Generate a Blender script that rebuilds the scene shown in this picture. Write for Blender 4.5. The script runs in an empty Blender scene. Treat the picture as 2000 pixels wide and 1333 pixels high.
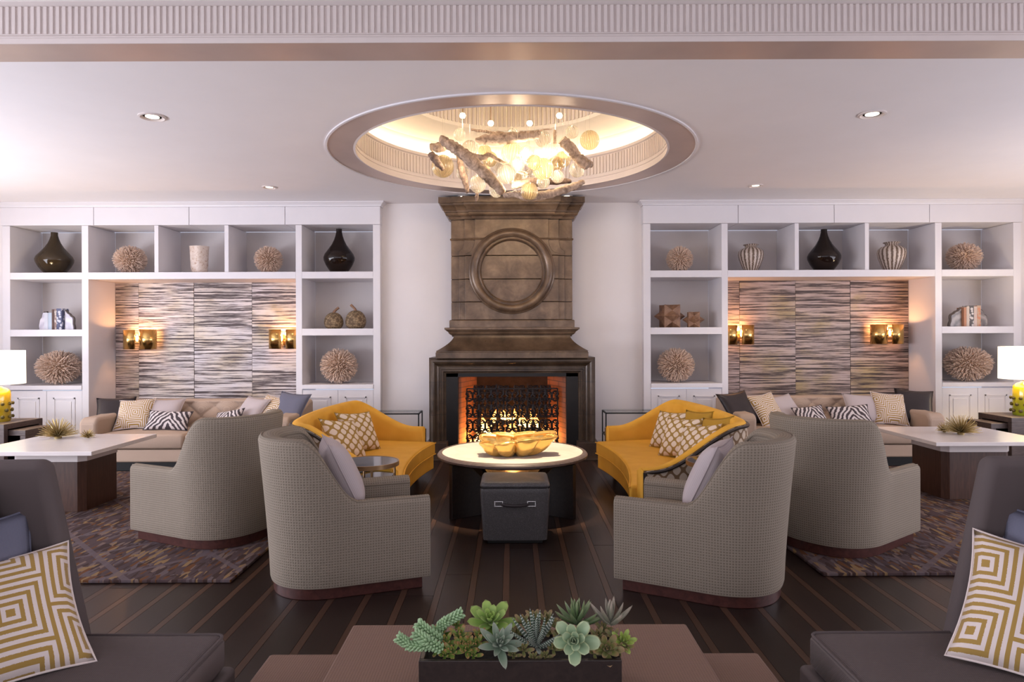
import bpy, bmesh, math, random
from math import sin, cos, pi, sqrt, radians as R, exp
from mathutils import Vector, Matrix
random.seed(7)
S = bpy.context.scene
COL = S.collection
# ------------------------------------------------------------------ camera, world, large lights, exposure
F = 1330.0
cam_d = bpy.data.cameras.new('camera'); cam = bpy.data.objects.new('camera', cam_d); COL.objects.link(cam)
cam.location = (0, 0, 1.5); cam.rotation_euler = (R(90), R(0.2), 0)
cam_d.sensor_width = 36; cam_d.lens = 36*F/2000; cam_d.shift_y = -8.5/2000
cam_d.clip_start = 0.05; cam_d.clip_end = 100
S.camera = cam
S.view_settings.view_transform = 'Standard'; S.view_settings.look = 'None'
S.view_settings.gamma = 1.0; S.view_settings.use_curve_mapping = False
S.view_settings.exposure = 0.45
S.cycles.max_bounces = 10; S.cycles.diffuse_bounces = 4; S.cycles.transparent_max_bounces = 24
S.cycles.sample_clamp_indirect = 4.0; S.cycles.caustics_reflective = False; S.cycles.caustics_refractive = False
W = bpy.data.worlds.new('world'); S.world = W; W.use_nodes = True
W.node_tree.nodes['Background'].inputs[0].default_value = (0.75, 0.8, 1.0, 1)
W.node_tree.nodes['Background'].inputs[1].default_value = 0.6
def light(name, kind, loc, energy, color, rot=(0, 0, 0), size=None, size_y=None, radius=None, spot=None, blend=0.6):
    d = bpy.data.lights.new(name, kind); d.energy = energy; d.color = color
    if kind == 'AREA':
        d.shape = 'RECTANGLE'; d.size = size; d.size_y = size_y
    elif radius is not None: d.shadow_soft_size = radius
    if kind == 'SPOT': d.spot_size = R(spot); d.spot_blend = blend
    o = bpy.data.objects.new(name, d); COL.objects.link(o); o.location = loc; o.rotation_euler = rot
    return o
# added area lights for assumed daylight, unseen, at side and front walls; no windows modelled
light('assumed_daylight_left', 'AREA', (-7.5, 2.6, 1.75), 660, (0.86, 0.88, 1.0), (0, R(-112), 0), 2.7, 9.0)  # assumed main source, tilted up to brighten the ceiling
light('assumed_daylight_front', 'AREA', (-1.5, -3.3, 1.8), 95, (0.86, 0.88, 1.0), (R(90), 0, 0), 11.0, 2.7)  # weak unseen fill added behind the camera
light('assumed_daylight_right', 'AREA', (7.5, 2.6, 1.75), 340, (0.90, 0.89, 1.0), (0, R(112), 0), 2.7, 9.0)  # weaker unseen light added opposite, tilted up as well

# ------------------------------------------------------------------ node / material helpers
class NT:
    def __init__(s, name):
        s.m = bpy.data.materials.new(name); s.m.use_nodes = True
        s.t = s.m.node_tree; s.b = s.t.nodes['Principled BSDF']; s.out = s.t.nodes['Material Output']
    def n(s, typ, **kw):
        x = s.t.nodes.new(typ)
        for k, v in kw.items(): setattr(x, k, v)
        return x
    def put(s, sock, v):
        if hasattr(v, 'is_output'): s.t.links.new(v, sock)
        else:
            if sock.type == 'RGBA' and not isinstance(v, (int, float)) and len(v) == 3: v = (*v, 1)
            sock.default_value = v
    def math(s, op, a, b=0.0, c=0.0):
        x = s.n('ShaderNodeMath', operation=op)
        s.put(x.inputs[0], a); s.put(x.inputs[1], b); s.put(x.inputs[2], c)
        return x.outputs[0]
    def coord(s, which='Object', scale=(1, 1, 1), rot=(0, 0, 0)):
        c = s.n('ShaderNodeTexCoord'); m = s.n('ShaderNodeMapping')
        s.t.links.new(c.outputs[which], m.inputs[0])
        m.inputs['Scale'].default_value = scale; m.inputs['Rotation'].default_value = rot
        return m.outputs[0]
    def xyz(s, v):
        x = s.n('ShaderNodeSeparateXYZ'); s.put(x.inputs[0], v); return x.outputs
    def noise(s, vec, scale=5, detail=3, rough=.5, dist=0):
        x = s.n('ShaderNodeTexNoise'); s.put(x.inputs['Vector'], vec)
        x.inputs['Scale'].default_value = scale; x.inputs['Detail'].default_value = detail
        x.inputs['Roughness'].default_value = rough; x.inputs['Distortion'].default_value = dist
        return x.outputs['Fac']
    def voro(s, vec, scale=5, feature='F1', out='Distance'):
        x = s.n('ShaderNodeTexVoronoi', feature=feature); s.put(x.inputs['Vector'], vec); x.inputs['Scale'].default_value = scale
        return x.outputs[out]
    def ramp(s, fac, stops, interp='LINEAR'):
        x = s.n('ShaderNodeValToRGB'); s.put(x.inputs[0], fac); e = x.color_ramp; e.interpolation = interp
        while len(e.elements) < len(stops): e.elements.new(0.5)
        for el, (p, c) in zip(e.elements, stops): el.position = p; el.color = (*c, 1) if len(c) == 3 else c
        return x.outputs[0]
    def mix(s, fac, a, b, blend='MIX'):
        x = s.n('ShaderNodeMix', data_type='RGBA', blend_type=blend)
        s.put(x.inputs[0], fac); s.put(x.inputs[6], a); s.put(x.inputs[7], b)
        return x.outputs[2]
    def bump(s, h, strength=.3, dist=.01):
        x = s.n('ShaderNodeBump'); s.put(x.inputs['Height'], h); x.inputs['Strength'].default_value = strength
        x.inputs['Distance'].default_value = dist; s.t.links.new(x.outputs[0], s.b.inputs['Normal'])
    def set(s, **kw):
        names = dict(color='Base Color', rough='Roughness', metal='Metallic', spec='Specular IOR Level', trans='Transmission Weight',
                     alpha='Alpha', emit='Emission Color', estr='Emission Strength', ior='IOR', sheen='Sheen Weight', coat='Coat Weight')
        for k, v in kw.items(): s.put(s.b.inputs[names[k]], v)
        return s
def plain(name, color, rough=.5, metal=0, var=.06, scale=6, bump=0, **kw):
    """principled material whose colour and roughness vary a little with a noise"""
    n = NT(name); v = n.coord('Object'); f = n.noise(v, scale, 4, .6)
    lo = tuple(c*(1-var) for c in color); hi = tuple(min(1, c*(1+var)) for c in color)
    n.set(color=n.ramp(f, [(.3, lo), (.7, hi)]), rough=rough, metal=metal, **kw)
    if bump: n.bump(n.noise(v, scale*12, 3, .6), bump, .004)
    return n.m
def srgb(r, g, b):
    f = lambda c: (c/255/12.92) if c <= 10 else ((c/255+.055)/1.055)**2.4
    return (f(r), f(g), f(b))

MT = {}
MT['white'] = plain('white_paint', (.73, .695, .715), .38, var=.015, scale=3)
MT['niche'] = plain('niche_paint', (.63, .575, .555), .5, var=.02, scale=3)
MT['wall'] = plain('wall_plaster', (.79, .74, .735), .6, var=.02, scale=2, bump=.05)
MT['ceil'] = plain('ceiling_plaster', (.86, .81, .81), .65, var=.015, scale=2)
MT['frieze'] = plain('frieze_paint', (.66, .58, .55), .5, var=.02)
MT['dome'] = plain('dome_plaster', (.86, .78, .68), .6, var=.02)
def champagne():
    n = NT('champagne_metal'); v = n.coord('Object', (1, 1, 1)); f = n.noise(v, 3, 3)
    n.set(color=n.ramp(f, [(.3, (.58, .47, .43)), (.7, (.64, .52, .47))]), metal=.6, rough=.42); return n.m
MT['champ'] = champagne()
def floor_wood(name, a, b, rough):
    n = NT(name); v = n.coord('Object', (9, .7, 9)); f = n.noise(v, 6, 6, .65, .4)
    oi = n.n('ShaderNodeObjectInfo'); rnd = oi.outputs['Random']
    col = n.ramp(f, [(.25, a), (.75, b)])
    col = n.mix(n.math('MULTIPLY', rnd, .45), col, tuple(x*.45 for x in a))
    n.set(color=col, rough=n.math('ADD', n.math('MULTIPLY', f, .12), rough), spec=.3)
    n.bump(f, .08, .002); return n.m
MT['plank'] = floor_wood('espresso_floorboard', (.013, .007, .0055), (.033, .017, .0125), .27)
MT['inlay'] = floor_wood('walnut_inlay', (.05, .023, .014), (.09, .045, .027), .27)
def wood(name, a, b, scale=(1.2, 1.2, 14), rough=.35, s=5):
    n = NT(name); v = n.coord('Object', scale); f = n.noise(v, s, 5, .6, .6)
    n.set(color=n.ramp(f, [(.28, a), (.72, b)]), rough=rough); n.bump(f, .06, .002); return n.m
MT['walnut'] = wood('walnut_veneer', (.034, .012, .007), (.085, .036, .021), (14, 14, 1.0), .4)
MT['espresso'] = wood('espresso_wood', (.012, .008, .0075), (.03, .019, .016), (10, 1.5, 10), .35)
MT['greywood'] = wood('grey_brown_wood', (.055, .037, .033), (.12, .085, .075), (1.5, 12, 12), .45)
MT['plinth'] = wood('mahogany_plinth', (.04, .012, .01), (.085, .028, .022), (6, 6, 6), .3)
def stone(nm, k):
    n = NT(nm); v = n.coord('Object'); f = n.noise(v, 4.5, 6, .62, .3); g = n.noise(v, 22, 4, .6)
    col = n.ramp(f, [(p, tuple(x*k for x in q)) for p, q in ((.3, (.07, .042, .026)), (.5, (.155, .098, .06)), (.72, (.27, .178, .11)))])
    col = n.mix(n.math('MULTIPLY', g, .35), col, (.045*k, .029*k, .021*k))
    n.set(color=col, rough=n.math('ADD', n.math('MULTIPLY', g, .25), .2), metal=.2); n.bump(g, .12, .003); return n.m
MT['stone'] = stone('bronze_limestone', 1.0); MT['stone2'] = stone('bronze_limestone_darker', .5); MT['stone3'] = stone('bronze_limestone_dark', .75)  # one stone, its colour scaled down for the frame, hood and band
MT['stoned'] = plain('dark_bronze_stone', (.075, .048, .036), .34, .15, .25, 9, bump=.08)
MT['black'] = plain('blackened_steel', (.012, .011, .011), .4, .4)
MT['iron'] = plain('black_wrought_iron', (.016, .013, .014), .45, .5)
MT['brass'] = plain('polished_brass', (.72, .46, .16), .2, 1.0, .05)
MT['brassd'] = plain('antique_brass', (.34, .21, .11), .32, .9, .1)
MT['gold'] = plain('gilded_resin', (.90, .55, .15), .2, .72, .1, 9)
MT['spike'] = plain('gilt_metal_spikes', (.42, .31, .13), .38, .7)
def brick():
    n = NT('firebrick'); v = n.coord('Object', (1, 1, 1)); x = n.xyz(v)
    cb = n.n('ShaderNodeCombineXYZ'); n.put(cb.inputs[0], n.math('ADD', x[0], x[1])); n.put(cb.inputs[1], x[2])
    t = n.n('ShaderNodeTexBrick'); n.put(t.inputs[0], cb.outputs[0])
    t.inputs['Scale'].default_value = 1; t.inputs['Brick Width'].default_value = .22; t.inputs['Row Height'].default_value = .065; t.inputs['Mortar Size'].default_value = .006
    for k, c in ((1, (.30, .11, .055)), (2, (.22, .085, .05)), (3, (.12, .06, .045))): t.inputs[k].default_value = (*c, 1)
    n.set(color=t.outputs[0], rough=.85); n.bump(t.outputs[1], -.5, .004); return n.m
MT['brick'] = brick()
def weave(name, light_c, dark_c, pitch, uvk='UV', rough=.85, bumpk=.5):
    n = NT(name); x = n.xyz(n.coord(uvk, (1/pitch, 1/pitch, 1/pitch)))
    a = n.math('SINE', n.math('MULTIPLY', x[0], 2*pi)); b = n.math('SINE', n.math('MULTIPLY', x[1], 2*pi))
    f = n.math('ADD', n.math('MULTIPLY', n.math('MAXIMUM', a, b), .5), .5)
    nz = n.noise(n.coord(uvk, (60, 300, 60)), 1, 2)
    f2 = n.math('ADD', n.math('MULTIPLY', f, .75), n.math('MULTIPLY', nz, .35))
    n.set(color=n.ramp(f2, [(.15, dark_c), (.85, light_c)]), rough=rough, spec=.15); n.bump(f, bumpk, .003); return n.m
MT['chair'] = weave('grey_woven_upholstery', (.265, .22, .172), (.15, .123, .094), .0155)
MT['wing'] = weave('charcoal_linen', (.135, .108, .105), (.068, .054, .054), .006, rough=.9)
MT['sofa'] = weave('taupe_linen', (.46, .34, .26), (.35, .255, .195), .006, 'Object', bumpk=.2)
MT['lilac'] = weave('lilac_cotton', (.50, .43, .43), (.40, .34, .345), .012, bumpk=.2)
MT['bluepil'] = weave('slate_blue_cotton', (.15, .15, .20), (.11, .11, .155), .012, bumpk=.2)
MT['taupetable'] = weave('brown_shagreen', (.215, .132, .10), (.135, .082, .062), .009, 'Object', .55, .3)
MT['charcoalpil'] = plain('charcoal_leather', (.035, .027, .028), .4, 0, .15, spec=.25)
def velvet(name, c, c2):
    n = NT(name); v = n.coord('Object'); f = n.noise(v, 5, 3)
    n.set(color=n.ramp(f, [(.3, c2), (.7, c)]), rough=.6, spec=.2); n.bump(n.noise(v, 300, 2), .1, .001); return n.m
MT['yellow'] = velvet('mustard_velvet', (.76, .405, .055), (.69, .35, .038))
MT['mustard'] = velvet('dark_mustard_cotton', (.42, .24, .03), (.36, .2, .025))
def key(name, gold, white):      # nested rectangles, like a Greek key
    n = NT(name); x = n.xyz(n.coord('UV', (2.1, 1.9, 1)))
    row = n.math('FLOOR', n.math('ADD', x[0], .3)); vy = n.math('ADD', n.math('ADD', x[1], n.math('MULTIPLY', row, .5)), .15)
    fx = n.math('ABSOLUTE', n.math('SUBTRACT', n.math('FRACT', n.math('ADD', x[0], .3)), .5))
    fy = n.math('ABSOLUTE', n.math('SUBTRACT', n.math('FRACT', vy), .5))
    d = n.math('MAXIMUM', fx, n.math('MULTIPLY', fy, 1.0))
    st = n.math('FRACT', n.math('MULTIPLY', d, 8.5))
    nz = n.math('MULTIPLY', n.math('SUBTRACT', n.noise(n.coord('UV', (1, 1, 1)), 120, 2), .5), .16)
    f = n.math('GREATER_THAN', n.math('ADD', st, nz), .5)
    n.set(color=n.mix(f, gold, white), rough=.85, sheen=.1); n.bump(n.noise(n.coord('UV'), 260, 2), .15, .002); return n.m
MT['key'] = key('greek_key_cotton', (.36, .22, .05), (.70, .60, .56))
def trellis(name, gold, white, k=5.0):
    n = NT(name); x = n.xyz(n.coord('UV', (k, k, k)))
    a = n.math('COSINE', n.math('MULTIPLY', x[0], 2*pi)); b = n.math('COSINE', n.math('MULTIPLY', n.math('ADD', x[1], 0), 2*pi))
    s = n.math('ABSOLUTE', n.math('ADD', a, b))
    f = n.math('GREATER_THAN', s, .62)
    n.set(color=n.mix(f, gold, white), rough=.8); n.bump(n.noise(n.coord('UV'), 200, 2), .15, .002); return n.m
MT['trellis'] = trellis('trellis_jacquard', (.33, .20, .045), (.72, .60, .50), 4.0)
MT['ogee'] = trellis('taupe_ogee_jacquard', (.16, .09, .04), (.48, .38, .29), 9.0)
def zebra():
    n = NT('zebra_cotton'); v = n.coord('UV', (1, 1, 1)); x = n.xyz(v)
    nz = n.noise(v, 3.2, 2)
    u = n.math('ABSOLUTE', n.math('SUBTRACT', x[0], .55))
    d = n.math('ADD', n.math('ADD', n.math('MULTIPLY', x[1], 3.2), n.math('MULTIPLY', u, 8.0)), n.math('MULTIPLY', nz, 1.6))
    f = n.math('GREATER_THAN', n.math('FRACT', d), .5)
    n.set(color=n.mix(f, (.05, .035, .04), (.62, .55, .54)), rough=.8); return n.m
MT['zebra'] = zebra()
def paper(nm, l1, l2, l3, dk):
    n = NT(nm); c = n.n('ShaderNodeTexCoord'); oi = n.n('ShaderNodeObjectInfo')
    x = n.xyz(c.outputs['Object'])
    cb = n.n('ShaderNodeCombineXYZ'); n.put(cb.inputs[0], n.math('MULTIPLY', x[0], .85)); n.put(cb.inputs[1], n.math('MULTIPLY', oi.outputs['Random'], 37)); n.put(cb.inputs[2], n.math('MULTIPLY', x[2], 36))
    f = n.noise(cb.outputs[0], 1.6, 6, .68, .15)
    cb2 = n.n('ShaderNodeCombineXYZ'); n.put(cb2.inputs[0], n.math('MULTIPLY', x[0], 1.6)); n.put(cb2.inputs[1], n.math('MULTIPLY', oi.outputs['Random'], 19)); n.put(cb2.inputs[2], n.math('MULTIPLY', x[2], 2))
    g = n.noise(cb2.outputs[0], 1.3, 3)
    light_c = n.ramp(g, [(.35, l1), (.55, l2), (.7, l3)])
    col = n.mix(n.ramp(f, [(.455, (1, 1, 1)), (.525, (0, 0, 0))]), light_c, dk)
    n.set(color=col, rough=n.ramp(f, [(.4, (.5,)*3), (.6, (.33,)*3)]), metal=.18); n.bump(f, .5, .006); return n.m
MT['paper'] = paper('striped_silver_wallcovering', (.62, .55, .55), (.66, .56, .49), (.54, .42, .27), (.08, .056, .055))
MT['paperR'] = paper('striped_bronze_wallcovering', (.44, .33, .30), (.47, .34, .27), (.42, .30, .15), (.065, .042, .036))
def rug():
    n = NT('hand_tufted_rug'); c = n.n('ShaderNodeTexCoord'); v = c.outputs['Object']
    def strokes(ang, k):
        m = n.n('ShaderNodeMapping'); n.put(m.inputs[0], v); m.inputs['Rotation'].default_value = (0, 0, ang); m.inputs['Scale'].default_value = (44, 10.0, 1)
        return n.voro(m.outputs[0], k, 'F1', 'Color')
    a = n.xyz(strokes(R(38), 1.0)); b = n.xyz(strokes(R(-47), 1.0))
    pick = n.math('GREATER_THAN', n.noise(v, 3.0, 2), .5)
    mixv = n.math('ADD', n.math('MULTIPLY', a[0], pick), n.math('MULTIPLY', b[0], n.math('SUBTRACT', 1, pick)))
    st = [(0, (.070, .046, .047)), (.28, (.045, .027, .024)), (.45, (.105, .045, .02)), (.56, (.145, .10, .085)), (.66, (.062, .042, .044)), (.78, (.20, .125, .062)), (.88, (.10, .075, .08))]
    col = n.ramp(mixv, st, 'CONSTANT')
    x = n.xyz(v); bx = n.math('ABSOLUTE', n.math('SUBTRACT', n.math('FRACT', n.math('MULTIPLY', n.math('ADD', x[0], x[1]), 1.25)), .5))
    by = n.math('ABSOLUTE', n.math('SUBTRACT', n.math('FRACT', n.math('MULTIPLY', n.math('SUBTRACT', x[0], x[1]), 1.25)), .5))
    band = n.math('LESS_THAN', n.math('MINIMUM', bx, by), .035)
    col = n.mix(n.math('MULTIPLY', band, .75), col, (.105, .08, .088))
    n.set(color=col, rough=.95, spec=.08); n.bump(mixv, .6, .01); return n.m
MT['rug'] = rug()
def marble(name, a, b):
    n = NT(name); v = n.coord('Object'); f = n.noise(v, 3, 6, .6, 1.2)
    n.set(color=n.ramp(f, [(.35, a), (.62, b)]), rough=.2); return n.m
MT['marble'] = marble('cream_marble', (.72, .62, .54), (.80, .73, .66))
MT['quartz'] = plain('white_quartz', (.72, .66, .64), .22, 0, .02)
def shagreen():
    n = NT('black_shagreen_leather'); v = n.coord('Object'); f = n.voro(v, 170); g = n.noise(v, 9, 3)
    n.set(color=n.mix(n.math('MULTIPLY', f, .9), (.035, .031, .031), (.11, .10, .10)), rough=n.math('ADD', n.math('MULTIPLY', g, .15), .3)); n.bump(f, .5, .002); return n.m
MT['shagreen'] = shagreen()
MT['chrome'] = plain('nickel_studs', (.75, .74, .72), .25, 1.0)
MT['darkglass'] = plain('smoked_brown_glass', (.012, .006, .004), .07, 0, .1, spec=.35)
MT['oliveglass'] = plain('olive_smoked_glass', (.035, .021, .008), .07, 0, .1, spec=.4)
MT['chips'] = plain('pale_wood_chips', (.72, .54, .43), .7, 0, .2, 30)
MT['chipcore'] = plain('brown_ball_core', (.30, .19, .125), .85, 0, .2, 30)  # core colour darkened to put shade into the gaps between chips
def rope():
    n = NT('braided_rush'); v = n.coord('UV', (26, 15, 1)); f = n.voro(v, 1.0)
    n.set(color=n.ramp(f, [(.1, (.36, .25, .14)), (.7, (.12, .075, .04))]), rough=.8); n.bump(f, -1.0, .012); return n.m
MT['rope'] = rope()
def beads():
    n = NT('mosaic_bead_stripes'); x = n.xyz(n.coord('UV', (1, 1, 1)))
    nz = n.noise(n.coord('UV', (60, 30, 1)), 2, 2)
    f = n.math('GREATER_THAN', n.math('ADD', n.math('SINE', n.math('MULTIPLY', x[0], 2*pi*18)), n.math('MULTIPLY', n.math('SUBTRACT', nz, .5), 4)), .1)
    n.set(color=n.mix(f, (.55, .46, .40), (.14, .09, .06)), rough=.4); n.bump(nz, .6, .004); return n.m
MT['beads'] = beads()
def marbled():
    n = NT('marbled_stone_vase'); v = n.coord('Object'); f = n.noise(v, 14, 4, .6, 2.0)
    n.set(color=n.ramp(f, [(.33, (.42, .26, .18)), (.45, (.62, .50, .42)), (.7, (.70, .60, .54))]), rough=.4); return n.m
MT['marbled'] = marbled()
def agate(a, b, edge):
    n = NT('agate'); v = n.coord('Object'); c = n.n('ShaderNodeVectorMath', operation='LENGTH'); n.put(c.inputs[0], v)
    f = n.math('ADD', n.math('MULTIPLY', c.outputs['Value'], 60), n.math('MULTIPLY', n.noise(v, 16, 3), 5))
    g = n.math('ADD', n.math('MULTIPLY', n.math('SINE', f), .5), .5)
    n.set(color=n.mix(g, a, b), rough=.25); return n.m
MT['agatew'] = agate((.70, .66, .72), (.50, .47, .55), 0); MT['agateg'] = agate((.36, .32, .30), (.16, .14, .14), 0)
MT['agateedge'] = plain('rough_agate_rind', (.11, .085, .075), .8, 0, .3, 40, bump=.5)
MT['starwood'] = wood('teak_puzzle_wood', (.16, .075, .04), (.34, .19, .11), (6, 6, 6), .55, 3)
MT['drift'] = wood('driftwood', (.11, .06, .036), (.68, .51, .38), (5, 5, 5), .8, 4)
MT['driftd'] = wood('dark_driftwood', (.05, .028, .02), (.30, .20, .15), (9, 9, 9), .85, 4)
def ballglass(name, tint, body):
    n = NT(name); t = n.t
    tr = n.n('ShaderNodeBsdfTransparent'); tr.inputs[0].default_value = (*tint, 1)
    gl = n.n('ShaderNodeBsdfGlossy'); gl.inputs['Roughness'].default_value = .06
    df = n.n('ShaderNodeBsdfTranslucent'); df.inputs[0].default_value = (*body, 1)
    x = n.xyz(n.coord('UV', (22, 1, 1))); rib = n.math('ADD', n.math('MULTIPLY', n.math('SINE', n.math('MULTIPLY', x[0], 2*pi)), .5), .5)
    lw = n.n('ShaderNodeLayerWeight'); lw.inputs[0].default_value = .35
    m1 = n.n('ShaderNodeMixShader'); n.put(m1.inputs[0], n.math('ADD', n.math('MULTIPLY', rib, .38), .14)); t.links.new(tr.outputs[0], m1.inputs[1]); t.links.new(df.outputs[0], m1.inputs[2])
    m2 = n.n('ShaderNodeMixShader'); n.put(m2.inputs[0], n.math('ADD', n.math('MULTIPLY', lw.outputs['Facing'], .45), .05)); t.links.new(m1.outputs[0], m2.inputs[1]); t.links.new(gl.outputs[0], m2.inputs[2])
    bp = n.n('ShaderNodeBump'); n.put(bp.inputs['Height'], rib); bp.inputs['Strength'].default_value = .8; bp.inputs['Distance'].default_value = .006
    t.links.new(bp.outputs[0], gl.inputs['Normal'])
    t.links.new(m2.outputs[0], n.out.inputs[0]); return n.m
MT['ballc'] = ballglass('clear_ribbed_glass', (.96, .94, .90), (.9, .85, .75))
MT['balla'] = ballglass('amber_ribbed_glass', (.95, .88, .72), (.9, .76, .50))
def glasspane():
    n = NT('clear_glass_top'); t = n.t
    tr = n.n('ShaderNodeBsdfTransparent'); tr.inputs[0].default_value = (.93, .95, .95, 1)
    gl = n.n('ShaderNodeBsdfGlossy'); gl.inputs['Roughness'].default_value = .02
    lw = n.n('ShaderNodeLayerWeight'); lw.inputs[0].default_value = .25
    m = n.n('ShaderNodeMixShader'); n.put(m.inputs[0], n.math('ADD', n.math('MULTIPLY', lw.outputs['Fresnel'], .5), .04)); t.links.new(tr.outputs[0], m.inputs[1]); t.links.new(gl.outputs[0], m.inputs[2])
    t.links.new(m.outputs[0], n.out.inputs[0]); return n.m
MT['pane'] = glasspane()
MT['smoke'] = plain('smoked_mirror_top', (.06, .055, .06), .08, .5)
MT['soil'] = plain('potting_soil', (.02, .014, .01), .9, 0, .4, 60, bump=.8)
def emis(name, c, s, vary=None):
    n = NT(name)
    n.set(color=(.8, .75, .65), emit=c, estr=s, rough=.6)
    if vary:
        x = n.xyz(n.coord('Generated')); n.put(n.b.inputs['Emission Color'], n.ramp(x[2], vary))
    return n.m
MT['shade'] = emis('lit_linen_lampshade', (1.0, .90, .68), 1.15)
MT['bulb'] = emis('lit_bulb', (1.0, .80, .50), 25)
MT['amberbulb'] = emis('amber_bulb', (1.0, .50, .13), 14)
MT['lens'] = emis('lit_downlight_lens', (1.0, .85, .65), 4)
MT['cove'] = emis('cove_strip_light', (1.0, .84, .62), 13)
MT['flame'] = emis('flame', (1, .5, .1), 5, [(0, (1, .70, .28)), (.35, (1, .46, .10)), (1, (.9, .14, .015))])
MT['ember'] = emis('glowing_ember', (1, .25, .03), 2.5)
MT['soot'] = plain('sooty_firebrick', (.03, .016, .012), .9, 0, .5, 12, bump=.3)
MT['log'] = plain('charred_log', (.03, .018, .014), .9, 0, .5, 20, bump=.8)
def lampglaze(lo):
    n = NT('yellow_green_glaze'); x = n.xyz(n.coord('Generated'))
    n.set(color=n.ramp(x[2], lo), rough=.12, coat=.6); return n.m
MT['glazeL'] = lampglaze([(0, (.42, .30, .02)), (.45, (.62, .42, .02)), (.8, (.85, .48, .01))])
MT['glazeR'] = lampglaze([(0, (.34, .40, .02)), (.5, (.52, .46, .02)), (.85, (.85, .52, .01))])
MT['glazeknob'] = plain('olive_brown_glaze', (.12, .09, .02), .15)
# ------------------------------------------------------------------ mesh helpers
def P(px, py, Y):
    """photo point at depth Y -> world (takes out the slight roll of the camera)"""
    py = py + (px-1000)*.0035
    return Vector(((px-1000)/F*Y, Y, 1.5-(py-658)/F*Y))
def sm(t): t = max(0, min(1, t)); return t*t*(3-2*t)
class MB:
    def __init__(s): s.v = []; s.f = []; s.uv = {}; s.mi = {}
    def add(s, vs, fs, mi=0, uvs=None):
        o = len(s.v); s.v += [tuple(p) for p in vs]
        for k, f in enumerate(fs):
            if mi: s.mi[len(s.f)] = mi
            if uvs: s.uv[len(s.f)] = [uvs[i] for i in f]
            s.f.append([i+o for i in f])
        return s
    def box(s, x, y, z, mi=0):
        x0, x1 = sorted(x); y0, y1 = sorted(y); z0, z1 = sorted(z)
        v = [(x0, y0, z0), (x1, y0, z0), (x1, y1, z0), (x0, y1, z0), (x0, y0, z1), (x1, y0, z1), (x1, y1, z1), (x0, y1, z1)]
        return s.add(v, [(0, 3, 2, 1), (4, 5, 6, 7), (0, 1, 5, 4), (1, 2, 6, 5), (2, 3, 7, 6), (3, 0, 4, 7)], mi)
    def prism(s, poly, z0, z1, axis='z', mi=0):
        """polygon (2D, counter-clockwise) pushed along an axis"""
        n = len(poly)
        def p3(a, b, c): return {'z': (a, b, c), 'y': (a, c, b), 'x': (c, a, b)}[axis]
        v = [p3(a, b, z0) for a, b in poly]+[p3(a, b, z1) for a, b in poly]
        f = [tuple(range(n-1, -1, -1)), tuple(range(n, 2*n))]+[(i, (i+1) % n, n+(i+1) % n, n+i) for i in range(n)]
        if axis == 'y': f = [tuple(reversed(q)) for q in f]
        return s.add(v, f, mi)
    def lathe(s, prof, seg=32, axis='z', c=(0, 0, 0), mi=0, rfun=None):
        """profile [(radius, height)...] turned about an axis; uv = (turn, run)"""
        n = len(prof); v = []; uv = []
        for i in range(seg+1):
            a = 2*pi*i/seg
            for j, (r, z) in enumerate(prof):
                k = rfun(a, j/(n-1)) if rfun else 1
                x, y = r*k*cos(a), r*k*sin(a)
                p = {'z': (x, y, z), 'y': (x, -z, y), 'x': (z, x, y)}[axis]
                v.append((p[0]+c[0], p[1]+c[1], p[2]+c[2])); uv.append((i/seg, j/(n-1)))
        f = [(i*n+j, (i+1)*n+j, (i+1)*n+j+1, i*n+j+1) for i in range(seg) for j in range(n-1)]
        return s.add(v, f, mi, uv)
    def tube(s, pts, rad, seg=8, cap=True, mi=0, closed=False):
        pts = [Vector(p) for p in pts]; n = len(pts)
        rad = [rad]*n if isinstance(rad, (int, float)) else rad
        v = []; prev = None
        for i, p in enumerate(pts):
            t = (pts[(i+1) % n]-pts[i-1]) if closed else (pts[min(i+1, n-1)]-pts[max(i-1, 0)])
            t.normalize()
            if prev is None:
                u = t.orthogonal().normalized()
            else:
                u = (prev-t*prev.dot(t)); u = u.normalized() if u.length > 1e-6 else t.orthogonal().normalized()
            prev = u; w = t.cross(u)
            v += [tuple(p+(u*cos(2*pi*k/seg)+w*sin(2*pi*k/seg))*rad[i]) for k in range(seg)]
        m = n if closed else n-1
        f = [(i*seg+k, i*seg+(k+1) % seg, ((i+1) % n)*seg+(k+1) % seg, ((i+1) % n)*seg+k) for i in range(m) for k in range(seg)]
        if cap and not closed: f += [tuple(range(seg-1, -1, -1)), tuple(range((n-1)*seg, n*seg))]
        return s.add(v, f, mi)
    def grid(s, fun, nu, nv, mi=0, flip=False, uvf=None, closeu=False):
        v = []; uv = []
        for i in range(nu+1):
            for j in range(nv+1):
                v.append(fun(i/nu, j/nv)); uv.append(uvf(i/nu, j/nv) if uvf else (i/nu, j/nv))
        f = []
        for i in range(nu):
            for j in range(nv):
                q = (i*(nv+1)+j, (i+1)*(nv+1)+j, (i+1)*(nv+1)+j+1, i*(nv+1)+j+1)
                f.append(tuple(reversed(q)) if flip else q)
        return s.add(v, f, mi, uv)
    def usweep(s, prof, hw, yf, yw, cx=0, mi=0):
        """moulding profile [(outward, z)...] run round the two returns and the front of a block against the wall yw"""
        v = []
        for o, z in prof: v += [(cx-hw-o, yw, z), (cx-hw-o, yf-o, z), (cx+hw+o, yf-o, z), (cx+hw+o, yw, z)]
        f = [(i*4+k, i*4+k+1, i*4+k+5, i*4+k+4) for i in range(len(prof)-1) for k in range(3)]
        n = (len(prof)-1)*4
        f += [(3, 2, 1, 0), (n, n+1, n+2, n+3)]
        return s.add(v, f, mi)
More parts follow.
